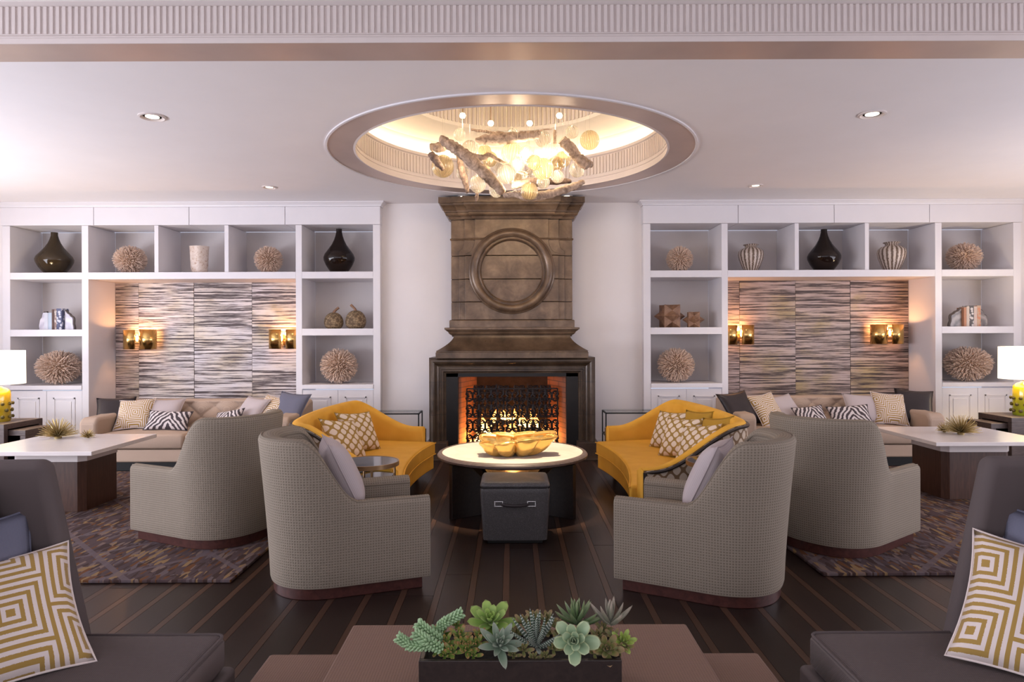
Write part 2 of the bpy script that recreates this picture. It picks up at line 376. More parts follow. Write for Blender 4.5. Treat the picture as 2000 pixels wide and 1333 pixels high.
def obj(name, mb, mat, parent=None, smooth=True, bevel=0, loc=None, rot=None, seg=2, angle=40, kind=None, sub=0, solid=0):
    me = bpy.data.meshes.new(name)
    me.from_pydata(mb.v, [], mb.f)
    if mb.uv:
        ul = me.uv_layers.new(name='UVMap')
        for k, p in enumerate(me.polygons):
            if k in mb.uv:
                for li, c in zip(p.loop_indices, mb.uv[k]): ul.data[li].uv = c
    for m in (mat if isinstance(mat, (list, tuple)) else [mat]): me.materials.append(m)
    for k, i in mb.mi.items(): me.polygons[k].material_index = i
    bm = bmesh.new(); bm.from_mesh(me)
    bmesh.ops.remove_doubles(bm, verts=bm.verts, dist=1e-5)
    bmesh.ops.recalc_face_normals(bm, faces=bm.faces); bm.to_mesh(me); bm.free()
    if smooth:
        me.polygons.foreach_set('use_smooth', [True]*len(me.polygons)); me.set_sharp_from_angle(angle=R(angle))
    o = bpy.data.objects.new(name, me); COL.objects.link(o)
    if bevel:
        b = o.modifiers.new('bevel', 'BEVEL'); b.width = bevel; b.segments = seg; b.limit_method = 'ANGLE'; b.angle_limit = R(35); b.harden_normals = smooth
        if smooth: me.set_sharp_from_angle(angle=R(180))
    if solid:
        b = o.modifiers.new('solid', 'SOLIDIFY'); b.thickness = solid; b.offset = 0
    if sub:
        b = o.modifiers.new('sub', 'SUBSURF'); b.levels = sub; b.render_levels = sub
    if parent is not None: o.parent = parent
    if loc is not None: o.location = loc
    if rot is not None: o.rotation_euler = rot
    if kind: o['kind'] = kind
    return o
def tag(o, label, cat, group=None):
    o['label'] = label; o['category'] = cat
    if group: o['group'] = group
    return o
def thing(name, label, cat, loc=(0, 0, 0), rotz=0, group=None):
    o = bpy.data.objects.new(name, None); COL.objects.link(o); o.empty_display_size = .1
    o.location = loc; o.rotation_euler = (0, 0, rotz)
    return tag(o, label, cat, group)
def struct(name, mb, mat, **k): return obj(name, mb, mat, kind='structure', **k)
def link(o, parent, loc=None, rot=None, scale=None):
    """a copy of one object under a parent; shares its mesh"""
    c = o.copy(); COL.objects.link(c); c.parent = parent
    if loc is not None: c.location = loc
    if rot is not None: c.rotation_euler = rot
    if scale is not None: c.scale = (scale,)*3 if isinstance(scale, (int, float)) else scale
    return c
def copy_tree(o, parent=None):
    c = o.copy(); COL.objects.link(c); c.parent = parent
    for ch in list(o.children): copy_tree(ch, c)
    return c
def bx(name, x, y, z, mat, parent=None, bevel=.004, kind=None, seg=2):
    """box object whose origin sits at its own middle"""
    cx, cy, cz = [(a[0]+a[1])/2 for a in (x, y, z)]
    m = MB().box((x[0]-cx, x[1]-cx), (y[0]-cy, y[1]-cy), (z[0]-cz, z[1]-cz))
    return obj(name, m, mat, parent, True, bevel, (cx, cy, cz), kind=kind, seg=seg)

# ------------------------------------------------------------------ the setting
HC = 3.29; YB = 9.0; YN = 9.62; YW = 9.12; KX = 1330/9.0
OX = [v/KX for v in (257, 271, 410, 422, 827, 840, 980, 995)]
RC = (0, 6.76); R_IN, R_OUT = 1.51, 1.775
XS = 7.6
fl = struct('floor', MB().box((-XS, XS), (-3.5, 9.7), (-.06, -.012)), MT['espresso'], smooth=False)
# boards: wide espresso boards with narrow walnut strips between, running away from the viewer
pm = MB().box((-.0795, .0795), (-1.745, 1.745), (-.012, 0)); plank0 = None; strip0 = None
for i in range(-38, 39):
    cx = i*.2+.06
    if abs(cx) > XS-.1: continue
    nseg = 3 if abs(i) <= 24 else 1
    off = random.uniform(-1.2, 1.2)
    if nseg == 3:
        cuts = [-3.5, 1.6+off, 5.0+off, 9.7]
        for a, b in zip(cuts[:-1], cuts[1:]):
            L = (b-a)-.004
            if plank0 is None: plank0 = o = obj('plank', pm, MT['plank'], fl, False)
            else: o = link(plank0, fl)
            o.location = (cx, (a+b)/2, 0); o.scale = (1, L/3.49, 1)
    else:
        if plank0 is None: plank0 = o = obj('plank', pm, MT['plank'], fl, False)
        else: o = link(plank0, fl)
        o.location = (cx, 3.1, 0); o.scale = (1, 13.19/3.49, 1)
    if strip0 is None: strip0 = s_ = obj('inlay_strip', MB().box((-.0185, .0185), (-6.59, 6.59), (-.012, 0)), MT['inlay'], fl, False)
    else: s_ = link(strip0, fl)
    s_.location = (cx+.1, 3.1, 0)
# back wall pieces: behind the fireplace and outside the two bookcases
m = MB().box((-OX[0], -.86), (YW, YW+.1), (0, HC)).box((.86, OX[0]), (YW, YW+.1), (0, HC)).box((-.86, .86), (YW, YW+.1), (1.14, HC)); struct('wall_back', m, MT['wall'], smooth=False)
m = MB().box((-XS, -OX[7]), (YW, YW+.1), (0, HC)); struct('wall_back_left', m, MT['wall'], smooth=False)
m = MB().box((OX[7], XS), (YW, YW+.1), (0, HC)); struct('wall_back_right', m, MT['wall'], smooth=False)
m = MB().box((-XS-.1, -XS), (-3.5, 9.7), (0, 3.8)); struct('wall_left', m, MT['wall'], smooth=False)
m = MB().box((XS, XS+.1), (-3.5, 9.7), (0, 3.8)); struct('wall_right', m, MT['wall'], smooth=False)
m = MB().box((-XS-.1, XS+.1), (-3.6, -3.5), (0, 3.8)); struct('wall_front', m, MT['wall'], smooth=False)
for nm, x in (('left', (-XS, -OX[7]-.02)), ('center', (-OX[0], OX[0])), ('right', (OX[7]+.02, XS))):
    struct('baseboard_'+nm, MB().box(x, (YW-.02, YW), (0, .12)), MT['white'], bevel=.004)
# ceiling with the round opening
angs = sorted([2*pi*i/96 for i in range(96)]+[math.atan2(y-RC[1], x) % (2*pi) for x in (-XS, XS) for y in (4.39, YN)])
def edge(a):
    dx, dy = cos(a), sin(a); t = 1e9
    if abs(dx) > 1e-9: t = min(t, XS/abs(dx))
    if dy > 1e-9: t = min(t, (YN-RC[1])/dy)
    if dy < -1e-9: t = min(t, (4.39-RC[1])/dy)
    return (dx*t, RC[1]+dy*t)
m = MB(); n = len(angs)
m.add([(*edge(a), HC) for a in angs]+[(R_OUT*cos(a), RC[1]+R_OUT*sin(a), HC) for a in angs], [(i, (i+1) % n, n+(i+1) % n, n+i) for i in range(n)])
struct('ceiling', m, MT['ceil'], smooth=False)
struct('trim_1', MB().lathe([(R_OUT+.012, HC+.01), (R_OUT+.012, HC-.012), (R_OUT-.006, HC-.014), (R_OUT-.012, HC-.004)], 128, c=(0, RC[1], 0)), MT['white'])
struct('trim_2', MB().lathe([(R_OUT-.008, HC+.02), (R_OUT-.008, HC-.006), (R_IN+.01, HC-.006), (R_IN+.01, HC+.02)], 128, c=(0, RC[1], 0)), MT['champ'])
struct('trim_3', MB().lathe([(R_IN+.04, HC), (R_IN, HC-.012), (R_IN, HC+.035), (R_IN+.012, HC+.04), (R_IN+.012, HC+.055), (R_IN+.004, HC+.06), (R_IN+.004, HC+.075),
    (R_IN+.016, HC+.08), (R_IN+.016, HC+.30), (R_IN+.0, HC+.31), (R_IN+.0, HC+.34), (R_IN+.07, HC+.34), (R_IN+.07, HC+.28)], 128, c=(0, RC[1], 0)), MT['frieze'])
def reeds(rad, z0, z1, n, w, c, deep=.012):
    m = MB()
    for i in range(n):
        a = 2*pi*i/n; t = (-sin(a), cos(a)); r_ = (cos(a), sin(a))
        pts = []
        for s_, d in ((-w/2, 0), (-w/2*.7, -deep), (w/2*.7, -deep), (w/2, 0)):
            pts.append((c[0]+r_[0]*(rad+d)+t[0]*s_, c[1]+r_[1]*(rad+d)+t[1]*s_))
        m.add([(x, y, z0) for x, y in pts]+[(x, y, z1) for x, y in pts], [(0, 1, 5, 4), (1, 2, 6, 5), (2, 3, 7, 6), (0, 3, 2, 1), (4, 5, 6, 7)])
    return m
obj('fluting', reeds(R_IN+.016, HC+.10, HC+.29, 210, .026, RC), MT['frieze'], bpy.data.objects['trim_3'], False, kind='stuff')
# dome, cove light and the upper lantern
struct('ceiling_dome', MB().lathe([(R_IN+.016, HC+.3), (2.0, HC+.30), (2.03, HC+.36), (2.0, HC+.43), (1.9, HC+.47), (1.62, HC+.52), (1.60, HC+.535), (1.56, HC+.53), (1.3, HC+.575), (1.13, HC+.60), (1.12, HC+.585), (1.09, HC+.59), (1.09, HC+1.05), (0, HC+1.05)], 96, c=(0, RC[1], 0)), MT['dome'])
obj('fluting', reeds(1.09, HC+.63, HC+.98, 130, .034, RC, .016), MT['frieze'], bpy.data.objects['ceiling_dome'], False, kind='stuff')
cv = tag(obj('cove_light_strip', MB().lathe([(1.80, HC+.312), (1.84, HC+.312), (1.84, HC+.33), (1.80, HC+.33), (1.80, HC+.312)], 96, c=(0, RC[1], 0)), MT['cove']), 'warm light strip hidden in the cove of the round ceiling dome', 'light')
# beam between the two ceilings: metal soffit, fluted fascia facing the viewer
struct('trim_4', MB().box((-XS, XS), (4.137, 4.40), (HC-.002, HC+.05)), MT['champ'], smooth=False)
BY = 4.133
pr = [(BY, HC-.0015), (BY, HC+.032), (BY-.006, HC+.034), (BY-.006, HC+.040), (BY, HC+.042), (BY, HC+.046), (BY-.008, HC+.049), (BY-.008, HC+.054), (BY+.004, HC+.056), (BY+.004, HC+.222), (BY-.02, HC+.235), (BY-.03, HC+.24), (BY-.08, HC+.30), (BY-.10, HC+.33), (BY+.2, HC+.33), (BY+.2, HC+.01), (BY+.003, HC+.01), (BY+.003, HC-.0015)]
struct('wall_beam', MB().prism(pr, -XS, XS, 'x'), MT['frieze'], smooth=False)
m = MB(); k = -XS
while k < XS:
    poly = [(k-.0115, BY+.005), (k-.0095, BY-.006), (k+.0095, BY-.006), (k+.0115, BY+.005)]
    m.prism(poly, HC+.056, HC+.222, 'z'); k += .0382
obj('fluting', m, MT['frieze'], bpy.data.objects['wall_beam'], False, kind='stuff')
struct('ceiling_front', MB().box((-XS, XS), (-3.5, 4.0), (HC+.33, HC+.4)), MT['ceil'], smooth=False)
# recessed downlights
def downlight(px, py, r, label, power):
    p = P(px, py, 1); k = (HC-1.5)/(p.z-1.5); x, y = p.x*k, k
    t = thing('recessed_downlight', label, 'light', (x, y, HC), 0, 'recessed ceiling downlights')
    obj('trim_ring', MB().lathe([(r, 0.002), (r, -.008), (r*.86, -.012), (r*.78, -.004), (r*.66, .0), (r*.5, .0)], 32), MT['frieze'], t)
    obj('lens', MB().lathe([(r*.5, -.003), (0.0, -.006)], 24), MT['lens'], t)
    light('downlight_lamp', 'SPOT', (x, y, HC-.02), power, (1, .82, .62), (0, 0, 0), spot=80, radius=.04)
downlight(299, 228, .105, 'round downlight in the ceiling at the left, nearer the fluted beam', 30)
downlight(1705, 223, .105, 'round downlight in the ceiling at the right, nearer the fluted beam', 30)
downlight(527, 365.5, .085, 'small downlight in the ceiling in front of the left bookcase', 45)
downlight(1477, 362.5, .085, 'small downlight in the ceiling in front of the right bookcase', 45)
downlight(906, 383.5, .075, 'small ceiling downlight above the left end of the mantel crown', 18)
downlight(1108, 383, .075, 'small ceiling downlight above the right end of the mantel crown', 18)

# ------------------------------------------------------------------ bookcases
def bookcase(s, label):
    t = thing('built_in_bookcase', label, 'bookcase', (s*(OX[0]+OX[7])/2, YB, 0), 0, 'white built-in bookcases'); ox = t.location.x
    X = lambda a, b: tuple(sorted((s*a-ox, s*b-ox)))
    wm = MT['white']
    Z = dict(f0=2.988, r1=2.369, n1=2.278, r2=1.615, r3=1.524, l1=.874, l0=.817, d1=.803)
    D = (0, YN-YB)
    for a, b in ((0, 1), (2, 3), (4, 5), (6, 7)): bx('stile', X(OX[a], OX[b]), D, (0, Z['f0']), wm, t, .003)
    d = [v/KX for v in (553, 561, 690, 698)]
    for i in (0, 2): bx('divider', X(d[i], d[i+1]), (0, .62), (Z['r1'], Z['f0']), wm, t, .003)
    bays = [(OX[1], OX[2]), (OX[3], OX[4]), (OX[5], OX[6])]
    for i, (a, b) in enumerate(bays):
        bx('shelf', X(a, b), D, (Z['n1'], Z['r1']), wm, t, .003)
        if i != 1:
            bx('shelf', X(a, b), D, (Z['r3'], Z['r2']), wm, t, .003)
            bx('ledge', X(a, b), (-.012, .62), (Z['l0'], Z['l1']), wm, t, .004)
            bx('toe_kick', X(a, b), (.03, .62), (0, .1), wm, t, .003)
            mid = (a+b)/2
            for c0, c1 in ((a+.004, mid-.002), (mid+.002, b-.004)):
                x = X(c0, c1); dz = (.105, Z['d1'])
                dr = bx('door', x, (.006, .03), dz, wm, t, .002)
                w = (x[1]-x[0])/2; h = (dz[1]-dz[0])/2; iw, ih = w-.09, h-.09
                mm = MB()
                for k in (0, 1):
                    q = .018 if k == 0 else 0
                    e = .016 if k == 0 else .008; y = -.022 if k == 0 else -.017; kx, kz = iw-q*k-(0 if k == 0 else .016), ih-(0 if k == 0 else .016)
                    mm.box((-kx, kx), (y, -.012), (kz-e, kz)); mm.box((-kx, kx), (y, -.012), (-kz, -kz+e))
                    mm.box((-kx, -kx+e), (y, -.012), (-kz, kz)); mm.box((kx-e, kx), (y, -.012), (-kz, kz))
                obj('door_moulding', mm, wm, dr, False)
                bx('door_panel', (-iw+.05, iw-.05), (-.02, -.012), (-ih+.05, ih-.05), wm, dr, .006)
            bx('back_panel', X(a, b), (.62, .63), (Z['l0'], Z['f0']), MT['niche'], t, 0)
        else: bx('back_panel', X(a, b), (.62, .63), (Z['n1'], Z['f0']), MT['niche'], t, 0)
    fz = [v/KX for v in (256, 442, 629, 815, 997)]
    for a, b in zip(fz[:-1], fz[1:]): bx('frieze_panel', X(a+.003, b-.003), (-.016, .6), (Z['f0']+.002, 3.226), wm, t, .003)
    c = MB().usweep([(0, 3.226), (.018, 3.228), (.022, 3.245), (.05, 3.272), (.058, 3.275), (.058, HC-.001)], (OX[7]-OX[0])/2, -.016, .12)
    obj('crown_moulding', c, wm, t, False)
    return t
bookcase(-1, 'white built-in bookcase left of the fireplace, with cabinet doors below its shelves')
bookcase(1, 'white built-in bookcase right of the fireplace, with cabinet doors below its shelves')
def wallpaper(name, edges, label, mat):
    t = thing(name, label, 'wall covering', ((edges[0]+edges[-1])/2, YN, 0), 0, 'striped wall coverings behind the beige sofas'); cx = t.location.x
    for i, (a, b) in enumerate(zip(edges[:-1], edges[1:])):
        bx('panel', (a-cx+.002, b-cx-.002), (-.012-.004*(i % 2), 0), (.1, 2.277), mat, t, .001)
wallpaper('wall_covering', [-5.594, -5.266, -4.485, -3.667, -2.858], 'striped silver and black wall covering behind the left beige sofa', MT['paper'])
wallpaper('wall_covering', [2.858, 3.21, 4.0, 4.774, 5.594], 'striped bronze and black wall covering behind the right beige sofa', MT['paperR'])
for s_ in (-1, 1):   # plaster behind the seats in the niche
    struct('wall_niche_'+('left' if s_ < 0 else 'right'), MB().box((s_*OX[3], s_*OX[4]), (YN, YN+.05), (0, 2.28)), MT['wall'], smooth=False)

# ------------------------------------------------------------------ fireplace
fp = thing('fireplace', 'tall carved brown stone fireplace with a round ring medallion above the firebox', 'fireplace', (0, YW, 0))
def fpo(name, m, mat=None, **k):
    o = obj(name, m, mat or MT['stone'], fp, **k)
    for v in o.data.vertices: v.co.y -= YW
    return o
yo = YW
# chimney breast in courses of three stepped layers
zr = lambda py, Y: 1.5+(658-py)/F*Y
courses = [(3.005, 2.745), (2.745, 2.535), (2.535, 2.235), (2.235, 1.945), (1.945, 1.715)]
def layer_hw(L, z):      # half width of the raised layers: narrow at the head, sweeping out in a quarter round below
    top, bot, z1, z0 = [(.47, .597, 2.745, 2.56), (.605, .675, 2.745, 2.60)][L]
    if z >= z1: return top
    if z <= z0: return bot
    k = (z1-z)/(z1-z0); return top+(bot-top)*(1-sqrt(max(0, 1-k*k)))
for zt, zb in courses:
    m = MB(); g = .003
    m.box((-.778, .778), (8.74, YW), (zb+g, zt-g))
    for L, y in ((1, 8.705), (0, 8.67)):
        zs = [zb+g+(zt-zb-2*g)*i/10 for i in range(11)]
        poly = [(layer_hw(L, z), z) for z in zs]+[(-layer_hw(L, z), z) for z in reversed(zs)]
        m.prism(poly, y, 8.745, 'y')
    fpo('stone_block', m, bevel=.006)
fpo('fillet', MB().usweep([(0, 2.735), (.008, 2.737), (.014, 2.748), (.008, 2.76), (0, 2.762)], .778, 8.74, YW), smooth=False)
fpo('fillet', MB().usweep([(0, 2.735), (.008, 2.737), (.014, 2.748), (.008, 2.76), (0, 2.762)], .605, 8.705, YW), smooth=False)
fpo('fillet', MB().usweep([(0, 2.735), (.008, 2.737), (.014, 2.748), (.008, 2.76), (0, 2.762)], .47, 8.67, YW), smooth=False)
fpo('core', MB().box((-.77, .77), (8.76, YW), (1.5, 3.2)), MT['stoned'], smooth=False)
crown = [(0, 3.0), (.03, 3.0), (.035, 3.015), (.04, 3.03), (.07, 3.045), (.078, 3.06), (.078, 3.075), (.09, 3.08), (.095, 3.10), (.10, 3.11), (.115, 3.14), (.135, 3.165), (.14, 3.185), (.158, 3.19), (.158, 3.262), (0, 3.262)]
fpo('crown_moulding', MB().usweep(crown, .765, 8.735, YW), smooth=False)
fpo('crown_moulding', MB().usweep([(o*.96, z) for o, z in crown], .605, 8.70, YW), smooth=False)
fpo('crown_moulding', MB().usweep([(o*.94, z) for o, z in crown], .47, 8.668, YW), smooth=False)
# ring medallion
def ringprof(): return [(.535, .0), (.548, .012), (.54, .02), (.53, .022), (.522, .04), (.503, .058), (.475, .064), (.447, .055), (.432, .038), (.428, .026), (.42, .026), (.416, .034), (.405, .036), (.396, .026), (.39, .012), (.385, .0)]
zc = 2.335
fpo('ring_medallion', MB().lathe([(r, z*1.25) for r, z in ringprof()], 96, 'y', (0, 8.668, zc)), MT['stone'])
# base course, cornice, flared hood, bands
fpo('base_course', MB().usweep([(0, 1.60), (.006, 1.60), (.006, 1.705), (-.01, 1.715), (-.02, 1.715)], .79, 8.66, YW), smooth=False)
corn = [(0, 1.51), (.008, 1.512), (.014, 1.522), (.03, 1.53), (.045, 1.545), (.05, 1.56), (.068, 1.572), (.085, 1.588), (.095, 1.592), (.095, 1.615), (0, 1.622)]
fpo('cornice', MB().usweep(corn, .755, 8.66, YW), smooth=False)
hood = []
for i in range(15):
    k = i/14; a = k*pi/2
    hood.append((.21*(1-sin(a))**1.0, 1.322+.195*(1-cos(a))**.9 if False else 1.322+.20*k))
hood = [(.215*(1-sin(k*pi/2))**.85, 1.322+.195*(k**1.15)) for k in [i/16 for i in range(17)]]
fpo('flared_hood', MB().usweep(hood, .735, 8.64, YW), MT['stone3'], smooth=True, angle=30)
fpo('band', MB().usweep([(0, 1.235), (.02, 1.235), (.02, 1.305), (.012, 1.312), (.012, 1.322), (0, 1.325)], .925, 8.44, YW), MT['stone3'], smooth=False)
# moulded frame round the opening: profile (inward, forward) mitred up, across and down
fw, fz1, YF = 1.045, 1.238, 8.6
fprof = [(0, .52), (0, .08), (.012, .10), (.03, .125), (.05, .13), (.07, .12), (.085, .095), (.10, .07), (.115, .06), (.125, .06), (.128, .045), (.15, .045), (.155, .055), (.175, .055), (.185, .035), (.20, .03), (.21, .028), (.21, -.12)]
m = MB(); v = []
for d, fwd in fprof:
    y = YW if fwd == .52 else YF-fwd+.05
    v += [(-fw+d, y, .18), (-fw+d, y, fz1-d), (fw-d, y, fz1-d), (fw-d, y, .18)]
m.add(v, [(i*4+k, i*4+k+1, i*4+k+5, i*4+k+4) for i in range(len(fprof)-1) for k in range(3)]); fpo('moulded_frame', m, MT['stone2'], smooth=True, angle=20)
for sx in (-1, 1):
    m = MB().box((sx*(fw+.03), sx*(fw-.235)), (8.42, YW), (0, .185)); fpo('plinth_block', m, MT['stoned'], bevel=.008)
    for zj in (.93, .52):
        poly = [(sx*(fw+.0015), YW)]+[(sx*(fw-d_+(.0015 if q < 3 else -.001)), YF-f_+.05-.0018) for q, (d_, f_) in enumerate(fprof[1:-1])]+[(sx*(fw-.2), YW)]
        fpo('joint', MB().prism(poly, zj-.002, zj+.002), MT['black'], smooth=False)
fpo('hearth', MB().box((-1.2, 1.2), (8.2, YW), (0, .02)), MT['stoned'], bevel=.004)
# firebox: steel surround, brick sides and back
sw = fw-.21
for sx in (-1, 1):
    fpo('steel_surround', MB().box((sx*sw, sx*(sw-.15)), (8.62, 8.70), (.02, fz1-.2)), MT['black'], smooth=False)
    fpo('brick_side', MB().prism([(sx*(sw-.15), 8.70), (sx*(sw-.15)+sx*.05, 8.70), (sx*(sw-.30), 9.35), (sx*(sw-.35), 9.35)], .02, 1.1, 'z'), MT['brick'], smooth=False)
fpo('steel_surround', MB().box((-sw, sw), (8.62, 8.72), (fz1-.245, fz1-.19)), MT['black'], smooth=False)
fpo('brick_back', MB().box((-.8, .8), (9.35, 9.42), (.0, 1.3)), MT['soot'], smooth=False)
fpo('firebox_roof', MB().box((-.9, .9), (8.70, 9.42), (1.06, 1.12)), MT['black'], smooth=False)
fpo('firebox_floor', MB().box((-.9, .9), (8.55, 9.42), (.0, .03)), MT['stoned'], smooth=False)
# fire: logs, flames, embers on a grate
ft = thing('log_fire', 'burning fire of dark logs and orange flames behind the iron screen', 'fire', (0, 9.05, .03))
gm = MB()
for i in range(7): gm.box((-.36+i*.12-.01, -.36+i*.12+.01), (-.16, .12), (.07, .09))
gm.box((-.4, .4), (-.1, -.08), (.05, .07)); gm.box((-.4, .4), (.06, .08), (.05, .07))
for x in (-.34, .34):
    for y in (-.09, .07): gm.box((x-.01, x+.01), (y-.01, y+.01), (0, .06))
obj('grate', gm, MT['iron'], ft, False)
def log(a, b, r):
    n = 8; pts = [Vector(a).lerp(Vector(b), i/n)+Vector((0, random.uniform(-.008, .008), random.uniform(-.012, .012))) for i in range(n+1)]
    obj('fire_log', MB().tube(pts, [r*random.uniform(.86, 1.1) for _ in pts], 12), MT['log'], ft)
log((-.40, -.06, .14), (.36, -.08, .15), .065); log((-.34, .07, .17), (.42, .04, .17), .07)
log((-.26, -.04, .27), (.2, .06, .34), .062); log((.05, -.05, .26), (.40, .03, .25), .055)
def flame(x, y, z, h, r):
    ph = random.uniform(0, 6); pts = []; rr = []
    for i in range(9):
        k = i/8; pts.append((x+.035*h/.3*sin(ph+k*4)*k, y+.02*cos(ph+k*5)*k, z+h*k)); rr.append(max(.002, r*(sin(pi*min(1, k*.8+.22))**.9)*(1-k**3)))
    obj('flame', MB().tube(pts, rr, 10), MT['flame'], ft)
for x, y, z, h, r in ((-.30, -.13, .18, .16, .04), (-.22, -.15, .10, .12, .04), (.0, -.16, .11, .15, .035), (-.06, .06, .34, .13, .05), (.12, -.10, .30, .16, .06), (.20, -.1, .28, .12, .05), (.33, 0, .25, .2, .04), (-.12, .08, .36, .16, .045), (.28, .1, .2, .3, .045), (-.38, .05, .2, .24, .045), (.05, .12, .3, .2, .05), (-.24, .1, .25, .26, .05), (.42, .06, .15, .16, .035), (-.46, -.04, .05, .14, .035)):
    flame(x, y, z, h, r)
em = MB()
for i in range(40):
    em.lathe([(0, -.012), (.014, 0), (0, .012)], 5, c=(random.uniform(-.42, .42), random.uniform(-.15, .12), random.uniform(.01, .07)))
obj('embers', em, MT['ember'], ft, False, kind='stuff')
light('fire_glow', 'POINT', (0, 8.97, .30), 18, (1, .38, .09), radius=.03)
light('fire_glow', 'POINT', (-.46, 8.95, .16), 12, (1, .40, .10), radius=.03)
light('fire_glow', 'POINT', (.46, 8.97, .16), 7, (1, .40, .10), radius=.03)
# wrought iron scroll screen
sc_ = thing('fire_screen', 'black wrought iron scrollwork screen standing in the fireplace opening', 'fire screen', (0, 8.80, .03))
fr = MB(); sw_, sh = .585, .86
for x in (-sw_, -.2, .2, sw_): fr.box((x-.008, x+.008), (-.008, .008), (0, sh-.06 if abs(x) > .5 else sh))
fr.box((-sw_, sw_), (-.008, .008), (.02, .035)); fr.box((-sw_, sw_), (-.006, .006), (sh*.5-.006, sh*.5+.006)); fr.box((-sw_, sw_), (-.008, .008), (sh-.07, sh-.055))
for sx in (-1, 1): fr.box((sx*.45, sx*.45+.04), (-.1, .1), (0, .015))
obj('screen_frame', fr, MT['iron'], sc_, False)
def spiral(cx, cz, r, turns, a0, d): return [(cx+r*(1-.8*k)*cos(a0+d*2*pi*turns*k), 0, cz+r*(1-.8*k)*sin(a0+d*2*pi*turns*k)) for k in [i/18 for i in range(19)]]
sm_ = MB()
for sx in (-1, 1):
    a = spiral(sx*.036, .055, .032, 1.3, R(90) if sx > 0 else R(90), -sx)
    b = spiral(sx*.036, -.055, .032, 1.3, R(-90), sx)
    sm_.tube(list(reversed(a))+[(sx*.012, 0, .04), (sx*.006, 0, 0), (sx*.012, 0, -.04)][0:0]+b[0:0], .0085, 6)
    sm_.tube(b, .0085, 6)
    sm_.tube([(sx*.036, 0, .087), (sx*.008, 0, .06), (sx*.004, 0, 0), (sx*.008, 0, -.06), (sx*.036, 0, -.087)], .0085, 6)
    sm_.tube([(sx*.066, 0, .10), (sx*.07, 0, .03), (sx*.045, 0, 0), (sx*.07, 0, -.03), (sx*.066, 0, -.10)], [.003, .015, .017, .015, .003], 6)
sm_.lathe([(0, -.02), (.017, 0), (0, .02)], 8)
s0 = None
for i, cx in enumerate((-.51, -.35, -.19, -.03+.03-.0, .19, .35, .51)):
    for j in range(4):
        if s0 is None: s0 = o = obj('scroll', sm_, MT['iron'], sc_)
        else: o = link(s0, sc_)
        o.location = (cx+(.0 if j % 2 == 0 else .0), 0, .125+j*.192); o.scale = (1.12, 1, .95)
        if j == 3: o.scale = (1.15, 1, .8)
for i, cx in enumerate((-.43, -.27, -.11, .09, .27, .43)):
    for j in range(2, 4): o = link(s0, sc_); o.location = (cx, .012, .03+.192*j+.19*.5+.1); o.scale = (.9, 1, .62 if j < 3 else .45); o.rotation_euler = (0, 0, 0)
# ------------------------------------------------------------------ furniture helpers
def rbox(w, d, h, r, n=4, crown=0.0, z0=0.0):
    """soft cushion: rounded box, w x d x h, standing on z0; a rounded outline and a crowned top"""
    m = MB(); pr = [(-r, 0), (-r*.3, r*.12), (0, r*.6), (0, h-r*.6), (-r*.3, h-r*.12), (-r, h)]
    def ring(off, z):
        out = []; cr = r*.9; W2, D2 = w/2+off, d/2+off
        for cx, cy, a0 in ((W2-cr, D2-cr, 0), (-W2+cr, D2-cr, 90), (-W2+cr, -D2+cr, 180), (W2-cr, -D2+cr, 270)):
            for k in range(n+1):
                a = R(a0+90*k/n); out.append((cx+cr*cos(a), cy+cr*sin(a), z0+z))
        return out
    rings = [ring(o, z) for o, z in pr]; N = len(rings[0])
    v = [p for r_ in rings for p in r_]
    f = [(i*N+k, i*N+(k+1) % N, (i+1)*N+(k+1) % N, (i+1)*N+k) for i in range(len(rings)-1) for k in range(N)]
    f.append(tuple(range(N-1, -1, -1)))
    top = len(v); last = (len(rings)-1)*N
    sc = [.8, .55, .28]
    for q, s_ in enumerate(sc):
        v += [(x*s_, y*s_, z0+h+crown*(1-s_*s_)) for x, y, z in rings[-1]]
        b0 = last if q == 0 else top+(q-1)*N
        f += [(b0+k, b0+(k+1) % N, top+q*N+(k+1) % N, top+q*N+k) for k in range(N)]
    v.append((0, 0, z0+h+crown)); c = len(v)-1; b0 = top+2*N
    f += [(b0+k, b0+(k+1) % N, c) for k in range(N)]
    uv = [((p[0]+(p[2] if abs(p[1]) < d/2-.02 else 0)*0), p[1]+p[2]) for p in v]
    return m.add(v, f, 0, uv)
def pillow_mesh(w, h, t, n=16, pinch=.10):
    m = MB()
    def pt(side):
        def f(a, b):
            x, z = 2*a-1, 2*b-1
            e = max(0, (1-x**4)*(1-z**4))
            y = side*(t/2)*e**.55*(1-.22*(x*x+z*z)/2)
            return (w/2*x*(1-pinch*(1-z*z)), y, h/2+h/2*z*(1-pinch*(1-x*x)))
        return f
    m.grid(pt(-1), n, n, flip=False); m.grid(pt(1), n, n, flip=True)
    return m
def pillow(label, mat, x, y, z, w, h, t=.14, face=0, lean=20, roll=0, welt=None, group=None, back=None):
    """throw pillow; face = heading its front looks towards (0 = the viewer), lean = degrees back from upright"""
    o = obj('throw_pillow', pillow_mesh(w, h, t), mat, None, True, angle=180)
    o.location = (x, y, z); o.rotation_euler = (R(-lean), R(roll), R(face)); tag(o, label, 'pillow', group)
    pts = []
    for i in range(48):
        k = i/48*4; q = int(k); f = (k-q)*2-1
        a, b = [(f, -1), (1, f), (-f, 1), (-1, -f)][q]
        pts.append((w/2*a*(1-.10*(1-b*b)), 0, h/2+h/2*b*(1-.10*(1-a*a))))
    obj('welt', MB().tube(pts, .004, 6, closed=True), welt or mat, o)
    return o

